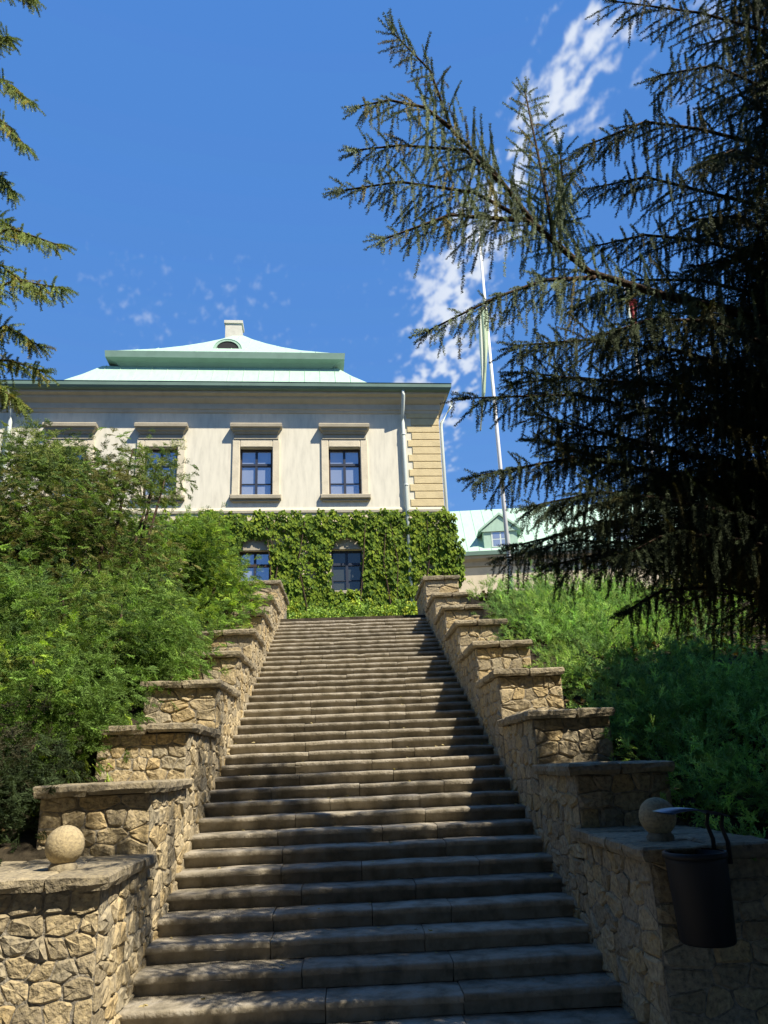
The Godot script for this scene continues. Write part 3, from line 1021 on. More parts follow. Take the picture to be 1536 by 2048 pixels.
func scatter(called: String, mesh: Mesh, mat: Material, parent: Node3D, xf: Array, cols: Array) -> void:
	if xf.is_empty():
		return
	var mm := MultiMesh.new()
	mm.transform_format = MultiMesh.TRANSFORM_3D
	mm.use_colors = true
	mm.mesh = mesh
	mm.instance_count = xf.size()
	for i in xf.size():
		mm.set_instance_transform(i, xf[i])
		mm.set_instance_color(i, cols[i])
	var o := MultiMeshInstance3D.new()
	o.name = called
	o.multimesh = mm
	o.material_override = mat
	o.set_meta("kind", "stuff")
	parent.add_child(o, true)

func aim(dir: Vector3, up := Vector3.UP) -> Basis:
	# +z along dir, +y near up
	var z := dir.normalized()
	if absf(z.dot(up)) > 0.98:
		up = Vector3(0.3, 0.1, 0.95)
	var x := up.cross(z).normalized()
	return Basis(x, z.cross(x), z)

func along(pts: Array, t: float) -> Vector3:
	var f := clampf(t, 0.0, 0.9999) * (pts.size() - 1)
	var i := int(f)
	return pts[i].lerp(pts[i + 1], f - i)

func bough(pts: Array, reach: float, hang: float, tone: Color, gap: float, xf: Array, cols: Array) -> void:
	# side shoots on both sides of a limb, from which twigs hang like a curtain
	var total := 0.0
	for i in pts.size() - 1:
		total += pts[i].distance_to(pts[i + 1])
	var n := int(total / gap)
	for k in n:
		var t := (k + rng.randf()) / n
		if t < 0.06:
			continue
		var p := along(pts, t)
		var d := (along(pts, t + 0.03) - along(pts, t - 0.03)).normalized()
		var side := d.cross(Vector3.UP).normalized().rotated(d, rr(-0.6, 0.6)) * (1.0 if k % 2 else -1.0)
		var l := reach * (1.0 - 0.68 * t) * rr(0.55, 1.1) * (0.55 + 0.45 * minf(1.0, t * 4.0))
		var shoot := (d * 0.75 + side * rr(0.45, 1.1) + Vector3(0, rr(-0.3, 0.08), 0)).normalized()
		var shade := tone * rr(0.75, 1.3)
		if rng.randf() < 0.14:
			shade = Color(tone.r * 1.45, tone.g * 1.05, tone.b * 0.75)
		var steps := maxi(2, int(l / 0.065))
		var q := p
		for s in steps:
			var u := float(s) / steps
			var dd := (shoot + Vector3(0, -0.28 * u, 0)).normalized()
			xf.append(Transform3D(aim(dd).rotated(dd, rr(-0.4, 0.4)) * rr(0.65, 0.95), q))
			cols.append(shade * rr(0.85, 1.2))
			if rng.randf() < 0.86:
				# hanging twig, sometimes two in a row
				var h := hang * rr(0.2, 1.5) * (1.0 - 0.45 * u) * (1.0 - 0.6 * t)
				var dn := Vector3(rr(-0.18, 0.18), -1.0, rr(-0.18, 0.18)) + shoot * 0.25
				var at := q
				var left := h
				while left > 0.05:
					xf.append(Transform3D(aim(dn, shoot).rotated(dn.normalized(), rng.randf() * TAU) * rr(0.7, 1.0), at))
					cols.append(shade * rr(0.7, 1.1))
					at += dn.normalized() * 0.15
					left -= 0.15
					dn += Vector3(rr(-0.1, 0.1), 0, rr(-0.1, 0.1))
			q += dd * (l / steps)
	# the leading tip
	for k in 5:
		var d2: Vector3 = (pts[-1] - pts[-2]).normalized()
		xf.append(Transform3D(aim(d2 + Vector3(rr(-0.5, 0.5), rr(-0.3, 0.3), rr(-0.5, 0.5))), pts[-1]))
		cols.append(tone)

func limb(parent: Node3D, pts: Array, r: float) -> void:
	var radii := []
	var local := []
	for i in pts.size():
		radii.append(lerpf(r, 0.006, pow(float(i) / (pts.size() - 1), 0.7)))
		local.append(pts[i] - parent.position)
	put("limb", tube_mesh(local, radii, 6), M.bark, parent)

func make_spruce() -> void:
	var base := Vector3(4.6, -1.6, -5.5)
	var o := thing("spruce", "large dark spruce with long drooping boughs reaching over the stairs from the right", "tree", "", base)
	var h := 13.5
	put("trunk", tube_mesh([Vector3(0, -0.4, 0), Vector3(0, 0.4, 0), Vector3(0.05, 5, 0), Vector3(0, h, 0)], [0.34, 0.26, 0.17, 0.03], 12), M.bark, o)
	var sets := [
		[Vector3(3.48, 3.33, -5.30), Vector3(2.61, 3.50, -5.20), Vector3(1.98, 3.66, -5.10), Vector3(1.56, 4.03, -5.00), Vector3(1.24, 4.48, -4.90), Vector3(0.92, 4.78, -4.80), Vector3(0.76, 5.30, -4.70), Vector3(0.48, 5.56, -4.60)],
		[Vector3(1.56, 4.03, -5.00), Vector3(1.07, 4.24, -4.87), Vector3(0.47, 4.22, -4.73), Vector3(0.05, 4.03, -4.60)],
		[Vector3(1.29, 4.36, -4.90), Vector3(1.01, 4.59, -4.80), Vector3(0.49, 4.54, -4.70), Vector3(0.16, 4.40, -4.60)],
		[Vector3(0.89, 4.71, -4.70), Vector3(0.69, 4.84, -4.63), Vector3(0.41, 4.85, -4.57), Vector3(0.19, 4.72, -4.50)],
		[Vector3(1.44, 4.08, -5.00), Vector3(0.84, 3.93, -4.75), Vector3(0.32, 3.52, -4.50)],
		[Vector3(1.73, 3.87, -5.10), Vector3(1.75, 4.45, -5.20), Vector3(1.75, 5.07, -5.30), Vector3(1.74, 5.82, -5.40)],
		[Vector3(1.72, 4.02, -5.10), Vector3(1.84, 4.42, -5.05), Vector3(1.84, 4.73, -5.00)],
		[Vector3(2.02, 3.61, -5.10), Vector3(1.58, 3.52, -5.00), Vector3(1.16, 3.30, -4.90), Vector3(0.64, 2.97, -4.80)],
		[Vector3(3.94, 5.07, -5.30), Vector3(3.15, 5.13, -5.13), Vector3(2.59, 5.05, -4.97), Vector3(2.00, 4.64, -4.80)],
		[Vector3(3.88, 4.50, -5.40), Vector3(3.12, 4.60, -5.27), Vector3(2.59, 4.62, -5.13), Vector3(2.13, 4.41, -5.00)],
		[Vector3(3.98, 6.07, -5.00), Vector3(3.13, 6.01, -4.75), Vector3(2.29, 5.81, -4.50)],
		[Vector3(3.84, 5.37, -5.00), Vector3(3.19, 5.48, -4.80), Vector3(2.61, 5.15, -4.60)],
		[Vector3(3.84, 4.06, -5.50), Vector3(3.10, 4.19, -5.40), Vector3(2.58, 4.17, -5.30), Vector3(2.12, 3.99, -5.20)],
		[Vector3(3.40, 2.73, -5.20), Vector3(2.56, 2.95, -5.10), Vector3(1.87, 2.99, -5.00), Vector3(1.29, 2.89, -4.90)],
		[Vector3(3.62, 2.76, -5.60), Vector3(2.76, 2.91, -5.60), Vector3(2.05, 2.97, -5.60), Vector3(1.47, 3.05, -5.60)],
		[Vector3(3.36, 2.27, -5.30), Vector3(2.55, 2.48, -5.27), Vector3(1.78, 2.65, -5.23), Vector3(0.98, 2.62, -5.20)],
		[Vector3(3.35, 1.98, -5.40), Vector3(2.57, 2.24, -5.40), Vector3(1.92, 2.43, -5.40), Vector3(1.54, 2.56, -5.40)],
		[Vector3(3.38, 1.85, -5.50), Vector3(2.54, 2.04, -5.40), Vector3(1.74, 2.16, -5.30), Vector3(0.98, 1.99, -5.20)],
		[Vector3(3.16, 1.55, -5.20), Vector3(2.36, 1.73, -5.10), Vector3(1.79, 1.77, -5.00), Vector3(1.31, 1.65, -4.90)],
		[Vector3(3.37, 1.51, -5.60), Vector3(2.74, 1.64, -5.57), Vector3(1.95, 1.69, -5.53), Vector3(1.30, 1.54, -5.50)],
		[Vector3(3.12, 1.37, -5.20), Vector3(2.61, 1.46, -5.10), Vector3(2.17, 1.43, -5.00), Vector3(1.87, 1.28, -4.90)],
		[Vector3(3.96, 3.85, -5.80), Vector3(3.30, 4.12, -5.87), Vector3(2.72, 4.17, -5.93), Vector3(2.20, 3.95, -6.00)],
		[Vector3(3.32, 2.88, -5.00), Vector3(2.75, 3.06, -4.87), Vector3(2.23, 2.99, -4.73), Vector3(1.83, 2.79, -4.60)],
		[Vector3(3.53, 4.39, -4.80), Vector3(3.06, 4.40, -4.60), Vector3(2.64, 4.07, -4.40)],
		[Vector3(4.24, 5.71, -5.60), Vector3(3.97, 6.13, -5.70), Vector3(3.71, 6.07, -5.80)],
		[Vector3(3.53, 3.88, -5.00), Vector3(3.08, 3.91, -4.75), Vector3(2.58, 3.67, -4.50)],
		[Vector3(4.22, 6.17, -5.40), Vector3(3.83, 6.43, -5.30), Vector3(3.36, 6.18, -5.20)],
		[Vector3(4.06, 6.43, -5.00), Vector3(3.59, 6.47, -4.80), Vector3(2.90, 6.31, -4.60)],
		[Vector3(4.42, 7.15, -5.40), Vector3(3.84, 7.27, -5.30), Vector3(3.06, 7.33, -5.20)],
		[Vector3(3.95, 2.75, -6.20), Vector3(3.51, 2.94, -6.27), Vector3(2.96, 2.88, -6.33), Vector3(2.58, 2.72, -6.40)],
		[Vector3(3.93, 2.40, -6.30), Vector3(3.49, 2.50, -6.40), Vector3(2.96, 2.45, -6.50), Vector3(2.49, 2.25, -6.60)],
		[Vector3(4.05, 3.26, -6.20), Vector3(3.61, 3.42, -6.30), Vector3(3.18, 3.48, -6.40), Vector3(2.76, 3.38, -6.50)],
		[Vector3(3.68, 1.97, -6.00), Vector3(3.24, 2.00, -6.07), Vector3(2.82, 1.95, -6.13), Vector3(2.61, 1.84, -6.20)],
		[Vector3(4.10, 3.72, -6.10), Vector3(3.83, 3.93, -6.25), Vector3(3.51, 3.97, -6.40)],
		[Vector3(4.14, 4.20, -6.00), Vector3(3.86, 4.50, -6.10), Vector3(3.50, 4.46, -6.20)],
	]
	var xf := []
	var cols := []
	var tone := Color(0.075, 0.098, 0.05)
	for i in sets.size():
		var pts: Array = sets[i]
		if i == 0 or i > 7:
			# carry the limb back to the trunk
			pts = [Vector3(base.x, pts[0].y - 0.15, base.z), pts[0].lerp(Vector3(base.x, pts[0].y, base.z), 0.4)] + pts
		limb(o, pts, 0.055 if i == 0 else (0.035 if i > 7 else 0.02))
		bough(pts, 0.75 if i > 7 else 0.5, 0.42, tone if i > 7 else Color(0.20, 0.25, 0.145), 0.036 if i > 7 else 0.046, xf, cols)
	# a second layer of boughs behind these
	for i in range(8, sets.size()):
		if sets[i][-1].y > 4.3 or i == 17 or i == 15:
			continue
		for copy in (2 if i in [16, 18, 20, 32] else 1):
			var shift := Vector3(rr(0.05, 0.5), rr(-0.28, 0.22), rr(-1.2, -0.25))
			var pts: Array = []
			for p in sets[i]:
				pts.append(p + shift)
			pts = [Vector3(base.x, pts[0].y - 0.15, base.z), pts[0].lerp(Vector3(base.x, pts[0].y, base.z), 0.4)] + pts
			limb(o, pts, 0.03)
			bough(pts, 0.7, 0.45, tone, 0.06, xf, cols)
	# boughs on the sides turned away from the stairs
	for k in 130:
		var y := rr(0.6, 11.6)
		var az := rng.randf() * TAU
		var reach := 3.4 * (1.0 - (y - 0.5) / 12.5) + 0.3
		var tip := Vector3(base.x + cos(az) * reach, y - reach * 0.10, base.z + sin(az) * reach)
		if tip.x < 0.62 * -tip.z + 0.3 and y < 8.5:
			continue
		var root := Vector3(base.x, y, base.z)
		var pts := [root, root.lerp(tip, 0.4) + Vector3(0, 0.06 * reach, 0), root.lerp(tip, 0.75) + Vector3(0, 0.03 * reach, 0), tip]
		limb(o, pts, 0.03)
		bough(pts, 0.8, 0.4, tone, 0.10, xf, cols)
	for i in xf.size():
		xf[i].origin -= base
	scatter("needles", needle_sprig(85, 0.17, 0.026, 0.0033, 0.0), M.spruce_needles, o, xf, cols)

func make_second_spruce() -> void:
	var base := Vector3(6.9, -1.9, -3.2)
	var o := thing("spruce", "second tall spruce standing right of the first, nearer the path", "tree", "", base)
	put("trunk", tube_mesh([Vector3(0, -0.4, 0), Vector3(0, 5, 0), Vector3(0, 13.0, 0)], [0.3, 0.18, 0.03], 10), M.bark, o)
	var xf := []
	var cols := []
	for k in 110:
		var y := rr(1.0, 11.5)
		var az := rng.randf() * TAU
		var reach := 3.3 * (1.0 - (y - 0.8) / 12.4) + 0.3
		var root := Vector3(base.x, y, base.z)
		var tip := root + Vector3(cos(az) * reach, -0.1 * reach, sin(az) * reach)
		var pts := [root, root.lerp(tip, 0.4) + Vector3(0, 0.06 * reach, 0), root.lerp(tip, 0.75) + Vector3(0, 0.03 * reach, 0), tip]
		limb(o, pts, 0.03)
		bough(pts, 0.85, 0.4, Color(0.065, 0.085, 0.042), 0.09, xf, cols)
	for i in xf.size():
		xf[i].origin -= base
	scatter("needles", needle_sprig(85, 0.17, 0.026, 0.0033, 0.0), M.spruce_needles, o, xf, cols)

func make_left_conifer() -> void:
	var base := Vector3(-5.6, -1.2, -6.6)
	var o := thing("conifer", "tall green conifer whose branch tips enter at the left edge", "tree", "", base)
	put("trunk", tube_mesh([Vector3(0, -0.5, 0), Vector3(0, 5, 0), Vector3(0, 11, 0)], [0.24, 0.16, 0.03], 10), M.bark, o)
	var sets := [
		[Vector3(-3.93, 7.23, -6.50), Vector3(-3.42, 6.88, -6.25), Vector3(-3.00, 6.32, -6.00)],
		[Vector3(-3.66, 6.24, -6.20), Vector3(-3.32, 6.21, -6.10), Vector3(-3.00, 5.80, -6.00)],
		[Vector3(-3.80, 7.27, -6.20), Vector3(-3.47, 7.29, -6.10), Vector3(-3.32, 7.17, -6.00)],
		[Vector3(-3.60, 5.75, -6.20), Vector3(-3.30, 5.62, -6.20), Vector3(-3.17, 5.44, -6.20)],
		[Vector3(-3.57, 4.83, -6.30), Vector3(-3.11, 4.96, -6.15), Vector3(-2.58, 4.65, -6.00)],
		[Vector3(-3.73, 5.28, -6.50), Vector3(-3.42, 5.38, -6.55), Vector3(-3.18, 5.24, -6.60)],
		[Vector3(-3.45, 4.21, -6.20), Vector3(-2.92, 4.27, -6.00), Vector3(-2.44, 4.05, -5.80)],
		[Vector3(-3.64, 4.64, -6.50), Vector3(-3.30, 4.77, -6.45), Vector3(-2.87, 4.39, -6.40)],
		[Vector3(-3.38, 3.68, -6.20), Vector3(-3.01, 3.87, -6.10), Vector3(-2.66, 3.61, -6.00)],
		[Vector3(-3.47, 3.70, -6.40), Vector3(-3.02, 3.63, -6.30), Vector3(-2.70, 3.47, -6.20)],
		[Vector3(-3.21, 3.08, -6.00), Vector3(-2.97, 3.22, -6.00), Vector3(-2.79, 3.08, -6.00)],
		[Vector3(-3.40, 7.43, -5.50), Vector3(-2.96, 7.04, -5.35), Vector3(-2.72, 6.69, -5.20)],
	]
	var xf := []
	var cols := []
	for pts in sets:
		var all: Array = [Vector3(base.x, pts[0].y - 0.3, base.z), pts[0].lerp(Vector3(base.x, pts[0].y, base.z), 0.4)] + pts
		limb(o, all, 0.03)
		bough(all, 0.34, 0.26, Color(0.27, 0.34, 0.10), 0.042, xf, cols)
	for k in 40:
		var y := rr(1.5, 9.0)
		var az := rr(PI * 0.55, PI * 1.6)
		var reach := 2.3 * (1.0 - y / 11.0) + 0.3
		var root := Vector3(base.x, y, base.z)
		var tip := root + Vector3(cos(az) * reach, -0.1 * reach, sin(az) * reach)
		var pts := [root, root.lerp(tip, 0.5) + Vector3(0, 0.1, 0), tip]
		limb(o, pts, 0.025)
		bough(pts, 0.6, 0.25, Color(0.15, 0.20, 0.05), 0.10, xf, cols)
	for i in xf.size():
		xf[i].origin -= base
	scatter("needles", needle_sprig(85, 0.17, 0.026, 0.0033, 0.0), M.spruce_needles, o, xf, cols)

func shrub(called: String, label: String, group: String, lobes: Array, depth: float, tones: Array, per: float, mesh: Mesh, mat: Material, droop: float, size: float, rise := 0.0) -> Node3D:
	# lobes: [centre, radius]; sprays grow in overlapping tufts over each lobe, tips hanging or rising
	var mid := Vector3.ZERO
	for l in lobes:
		mid += l[0]
	mid /= lobes.size()
	var foot := Vector3(mid.x, bank_height(mid.x, mid.z), mid.z)
	var o := thing(called, label, "shrub", group, foot)
	var xf := []
	var cols := []
	for l in lobes:
		var c: Vector3 = l[0] + Vector3(0, 0, rr(-depth, depth))
		var r: float = l[1]
		var start := Vector3(lerpf(c.x, foot.x, 0.5), foot.y - 0.1, lerpf(c.z, foot.z, 0.5))
		if start.y < c.y:
			put("stem", tube_mesh([start - foot, (start * 0.4 + c * 0.6) + Vector3(rr(-0.1, 0.1), 0, rr(-0.1, 0.1)) - foot, c + Vector3(0, r * 0.5, 0) - foot], [0.05, 0.035, 0.012], 6), M.bark, o)
		var tufts := int(per * r * r) + 6
		for k in tufts:
			var d := Vector3(rr(-1, 1), rr(-0.75, 1.0), rr(-1, 1)).normalized()
			var k2 := 0.62 + 0.5 * pow(rng.randf(), 0.55) + 0.25 * noise.get_noise_3d(c.x * 9.0 + d.x * 11.0, c.y * 9.0 + d.y * 11.0, d.z * 11.0 + c.z)
			var p: Vector3 = c + d * r * k2 * Vector3(1.0, 0.85, 1.0)
			if noise.get_noise_3d(p.x * 6.5, p.y * 8.0, p.z * 6.5) < -0.06:
				continue
			var drift := clampf(0.5 + 0.9 * noise.get_noise_3d(p.x * 4.0 + 50.0, p.y * 4.0, p.z * 4.0) + rr(-0.22, 0.22), 0.0, 0.999)
			var tone: Color = tones[int(drift * tones.size())]
			tone = Color(tone.r * 1.1, tone.g * 1.08, tone.b * 1.4) * rr(1.0, 2.3)
			var lead := (d + Vector3(rr(-0.4, 0.4), rise + rr(-0.2, 0.3), rr(-0.4, 0.4))).normalized()
			for s in rng.randi_range(5, 8):
				var f := (lead + Vector3(rr(-0.65, 0.65), rr(-0.5, 0.25) - droop, rr(-0.65, 0.65))).normalized()
				var q := p + Vector3(rr(-0.12, 0.12), rr(-0.1, 0.1), rr(-0.12, 0.12)) * size * 3.5
				xf.append(Transform3D(aim(f, d + Vector3(0, 0.8, 0)).rotated(f, rr(-0.5, 0.5)) * (size * rr(0.65, 1.25)), q - foot))
				cols.append(tone * rr(0.8, 1.2))
	scatter("foliage", mesh, mat, o, xf, cols)
	return o

func make_shrubs() -> void:
	var yew := plume_mesh(3, 0.20, 7, 0.8, 0.026, 0.0095, 0.85)
	var green := [Color(0.12, 0.20, 0.034), Color(0.10, 0.165, 0.032), Color(0.16, 0.24, 0.04), Color(0.07, 0.12, 0.03)]
	var brownish := [Color(0.15, 0.18, 0.04), Color(0.12, 0.17, 0.034), Color(0.08, 0.125, 0.03), Color(0.145, 0.145, 0.042), Color(0.13, 0.20, 0.034)]
	var bright := [Color(0.16, 0.26, 0.035), Color(0.12, 0.20, 0.034), Color(0.21, 0.29, 0.035), Color(0.09, 0.15, 0.03)]
	shrub("yew_shrub", "tall brownish-green yew before the palace's left windows", "yews beside the left wall",
		[[Vector3(-5.34, 4.75, -14.00), 1.25], [Vector3(-4.35, 5.2, -14.20), 0.6], [Vector3(-6.23, 5.25, -14.00), 0.95], [Vector3(-5.5, 5.5, -14.2), 0.6], [Vector3(-5.86, 3.6, -14.00), 1.45], [Vector3(-4.61, 3.75, -14.00), 1.1], [Vector3(-3.85, 5.25, -14.00), 0.26], [Vector3(-3.75, 5.75, -14.00), 0.16], [Vector3(-4.1, 5.95, -14.00), 0.14], [Vector3(-3.42, 5.35, -14.00), 0.13], [Vector3(-7.6, 4.7, -14.5), 1.2], [Vector3(-7.2, 3.4, -14.3), 1.3]], 0.5, brownish, 330, yew, M.yew_needles, 0.28, 1.0)
	shrub("yew_shrub", "bright green yew whose tip overhangs the top of the left wall", "yews beside the left wall",
		[[Vector3(-3.46, 4.62, -16.50), 0.72], [Vector3(-2.78, 4.05, -16.50), 0.42], [Vector3(-3.98, 4.14, -16.50), 0.95], [Vector3(-3.20, 3.56, -16.50), 0.68], [Vector3(-2.32, 3.74, -16.50), 0.2], [Vector3(-4.04, 5.05, -16.50), 0.6], [Vector3(-2.86, 2.89, -16.40), 0.42], [Vector3(-2.62, 2.75, -15.4), 0.3], [Vector3(-2.6, 3.5, -17.2), 0.32], [Vector3(-3.42, 2.28, -16.0), 0.5], [Vector3(-4.6, 3.4, -16.8), 1.0]], 0.3, bright, 340, yew, M.yew_needles, 0.22, 1.0)
	shrub("yew_shrub", "olive green yew spreading behind the middle tiers of the left wall", "yews beside the left wall",
		[[Vector3(-3.47, 2.07, -11.50), 0.88], [Vector3(-4.27, 2.09, -11.50), 0.89], [Vector3(-3.06, 1.61, -11.90), 0.5], [Vector3(-4.92, 2.04, -11.50), 0.75], [Vector3(-3.41, 1.36, -11.50), 0.55], [Vector3(-2.95, 1.35, -12.0), 0.3], [Vector3(-2.8, 1.75, -13.0), 0.3], [Vector3(-2.75, 2.1, -14.0), 0.28], [Vector3(-5.7, 2.5, -11.8), 0.9], [Vector3(-3.6, 2.55, -13.2), 0.7], [Vector3(-5.2, 1.3, -10.9), 0.7]], 0.3, green + brownish.slice(0, 2), 390, yew, M.yew_needles, 0.3, 0.95)
	shrub("yew_shrub", "low fresh green yew at the left edge above the first pier", "yews beside the left wall",
		[[Vector3(-3.80, 1.03, -9.60), 0.78], [Vector3(-3.30, 0.77, -9.70), 0.50], [Vector3(-4.03, 0.46, -9.60), 0.68], [Vector3(-3.50, 0.42, -9.50), 0.42], [Vector3(-3.2, 0.46, -9.60), 0.24], [Vector3(-4.7, 0.9, -9.5), 0.7], [Vector3(-4.9, 0.1, -9.0), 0.6]], 0.25, bright + green.slice(0, 2), 420, yew, M.yew_needles, 0.3, 0.85)
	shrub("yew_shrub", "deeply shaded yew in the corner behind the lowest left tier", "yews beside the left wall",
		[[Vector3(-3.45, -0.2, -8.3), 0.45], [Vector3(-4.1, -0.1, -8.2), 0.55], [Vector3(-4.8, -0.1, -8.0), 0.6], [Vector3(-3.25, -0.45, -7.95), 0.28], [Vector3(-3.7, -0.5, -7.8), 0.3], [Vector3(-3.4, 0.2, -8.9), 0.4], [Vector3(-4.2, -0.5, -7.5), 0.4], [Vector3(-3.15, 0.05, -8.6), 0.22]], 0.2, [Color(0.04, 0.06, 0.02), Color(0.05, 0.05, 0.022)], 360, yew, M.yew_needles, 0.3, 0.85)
	var jun := plume_mesh(9, 0.22, 7, 0.5, 0.02, 0.0085, 0.4)
	var jt := [Color(0.18, 0.29, 0.065), Color(0.14, 0.24, 0.055), Color(0.23, 0.33, 0.07), Color(0.11, 0.19, 0.05)]
	var g := "junipers on the right bank"
	var sets := [
		["feathery juniper at the top of the right bank, nearest the far house", [[Vector3(4.27, 3.2, -17.50), 0.74], [Vector3(5.69, 3.1, -17.50), 0.98], [Vector3(3.44, 3.5, -17.50), 0.42], [Vector3(5.13, 3.35, -17.50), 0.49], [Vector3(6.9, 3.0, -18.0), 0.9], [Vector3(3.6, 3.5, -18.8), 0.5], [Vector3(4.7, 3.2, -16.6), 0.6]]],
		["bright sunlit juniper mound spilling over the right wall's middle coping", [[Vector3(4.02, 2.15, -14.50), 0.79], [Vector3(4.97, 1.98, -14.50), 0.81], [Vector3(3.5, 2.25, -14.60), 0.49], [Vector3(5.72, 1.76, -14.50), 0.61], [Vector3(4.5, 2.7, -15.6), 0.7], [Vector3(5.6, 2.4, -15.7), 0.7], [Vector3(3.5, 2.85, -16.0), 0.42], [Vector3(3.4, 2.5, -15.3), 0.36], [Vector3(3.42, 1.75, -13.6), 0.34], [Vector3(6.8, 2.0, -15.0), 0.8]]],
		["half shaded juniper on the right bank below the sunlit mound", [[Vector3(3.86, 1.0, -12.00), 0.66], [Vector3(4.64, 0.90, -12.00), 0.76], [Vector3(5.34, 0.8, -12.00), 0.69], [Vector3(3.45, 1.15, -12.10), 0.3], [Vector3(4.2, 1.6, -13.2), 0.65], [Vector3(5.2, 1.4, -13.2), 0.7], [Vector3(6.2, 1.1, -12.6), 0.7]]],
		["dark green juniper beside the second tier of the right wall", [[Vector3(3.75, 0.1, -9.80), 0.55], [Vector3(4.31, -0.02, -9.80), 0.63], [Vector3(4.83, 0.05, -9.80), 0.64], [Vector3(3.45, 0.22, -9.90), 0.27], [Vector3(4.1, 0.5, -10.8), 0.6], [Vector3(4.9, 0.5, -10.8), 0.6], [Vector3(5.6, 0.2, -10.2), 0.7]]],
		["shadowed juniper behind the right pier and its stone ball", [[Vector3(3.64, -0.54, -8.00), 0.42], [Vector3(4.04, -0.56, -8.00), 0.53], [Vector3(3.5, -0.4, -8.2), 0.28], [Vector3(4.4, -0.4, -8.8), 0.55], [Vector3(3.7, -0.25, -8.9), 0.4], [Vector3(4.7, -0.8, -7.4), 0.6]]],
		["lowest juniper beside the outer face of the right pier", [[Vector3(3.6, -1.1, -6.7), 0.4], [Vector3(4.2, -1.2, -6.6), 0.5], [Vector3(3.7, -1.6, -5.9), 0.4]]],
	]
	for s in sets:
		shrub("juniper", s[0], g, s[1], 0.15, jt, 380, jun, M.yew_needles, 0.05, 0.9, 0.55)
	# broad-leaved bushes on the far right
	var leaves := clump_mesh(4, 9, 0.16, 0.15)
	var lt := [Color(0.12, 0.15, 0.03), Color(0.09, 0.13, 0.03), Color(0.16, 0.16, 0.05), Color(0.10, 0.08, 0.035)]
	shrub("leafy_bush", "sunlit leafy bush under the spruce boughs at the right edge", "leafy bushes on the right",
		[[Vector3(11.89, 5.50, -22.00), 1.00], [Vector3(10.14, 4.32, -22.00), 0.97], [Vector3(12.26, 4.25, -22.00), 1.34], [Vector3(13.6, 5.2, -22.5), 1.3]], 0.5, lt, 60, leaves, M.leaf, 0.1, 1.0)
	shrub("leafy_bush", "lower thin leafy bush between the junipers and the right edge", "leafy bushes on the right",
		[[Vector3(8.6, 2.6, -18.00), 0.8], [Vector3(7.6, 2.7, -18.50), 0.7], [Vector3(9.8, 2.5, -18.00), 0.9], [Vector3(8.9, 1.7, -16.5), 0.7], [Vector3(10.0, 1.6, -16.5), 0.8]], 0.4, lt, 60, leaves, M.leaf, 0.1, 0.85)

func make_hedge() -> void:
	var lobes := []
	for k in 9:
		lobes.append([Vector3(-2.2 + 0.62 * k, 4.45 + rr(-0.1, 0.15), -24.6), rr(0.42, 0.6)])
	shrub("hedge", "low loose hedge on the landing under the ivy, above the top step", "", lobes, 0.12, [Color(0.12, 0.19, 0.03), Color(0.17, 0.25, 0.03), Color(0.09, 0.15, 0.025), Color(0.26, 0.30, 0.03)], 150, clump_mesh(5, 8, 0.10, 0.09), M.leaf, 0.1, 0.8)

func make_litter() -> void:
	var o := thing("fallen_leaves", "small pale dry leaves scattered over the steps", "", "")
	o.set_meta("kind", "stuff")
	var xf := []
	var cols := []
	for k in 150:
		var i := rng.randi_range(-2, 36)
		var p := Vector3(rr(XL + 0.1, XR - 0.1), STEP_Y + RISE * i + 0.012, STEP_Z - RUN * i - rr(0.05, 0.34))
		if rng.randf() < 0.4:
			p.x = XL + rr(0.02, 0.25) if rng.randf() < 0.5 else XR - rr(0.02, 0.25)
		xf.append(Transform3D(Basis.from_euler(Vector3(rr(-0.4, 0.4), rr(0, TAU), rr(-0.4, 0.4))) * rr(0.03, 0.065), p))
		cols.append(Color(0.40, 0.33, 0.17) * rr(0.5, 1.4))
	scatter("leaves", leaf_mesh(), M.leaf, o, xf, cols)

func make_ground_cover() -> void:
	# low leafy growth over the soil of both banks
	var o := thing("ground_cover", "low dark leafy ground cover over the soil of the banks", "", "")
	o.set_meta("kind", "stuff")
	var xf := []
	var cols := []
	for k in 9000:
		var x := rr(3.1, 14.0) if k % 2 else rr(-9.0, -2.95)
		var z := rr(-21.0, -5.6)
		var p := Vector3(x, bank_height(x, z) + 0.03, z)
		if absf(x) < 3.3 and noise.get_noise_2d(x * 9.0, z * 9.0) < 0.0:
			continue
		xf.append(Transform3D(Basis.from_euler(Vector3(rr(-0.3, 0.3), rr(0, TAU), rr(-0.3, 0.3))) * rr(0.6, 1.4), p))
		cols.append((Color(0.06, 0.085, 0.025) if rng.randf() < 0.75 else Color(0.09, 0.065, 0.03)) * rr(0.6, 1.3))
	scatter("leaves", clump_mesh(6, 7, 0.12, 0.10), M.leaf, o, xf, cols)

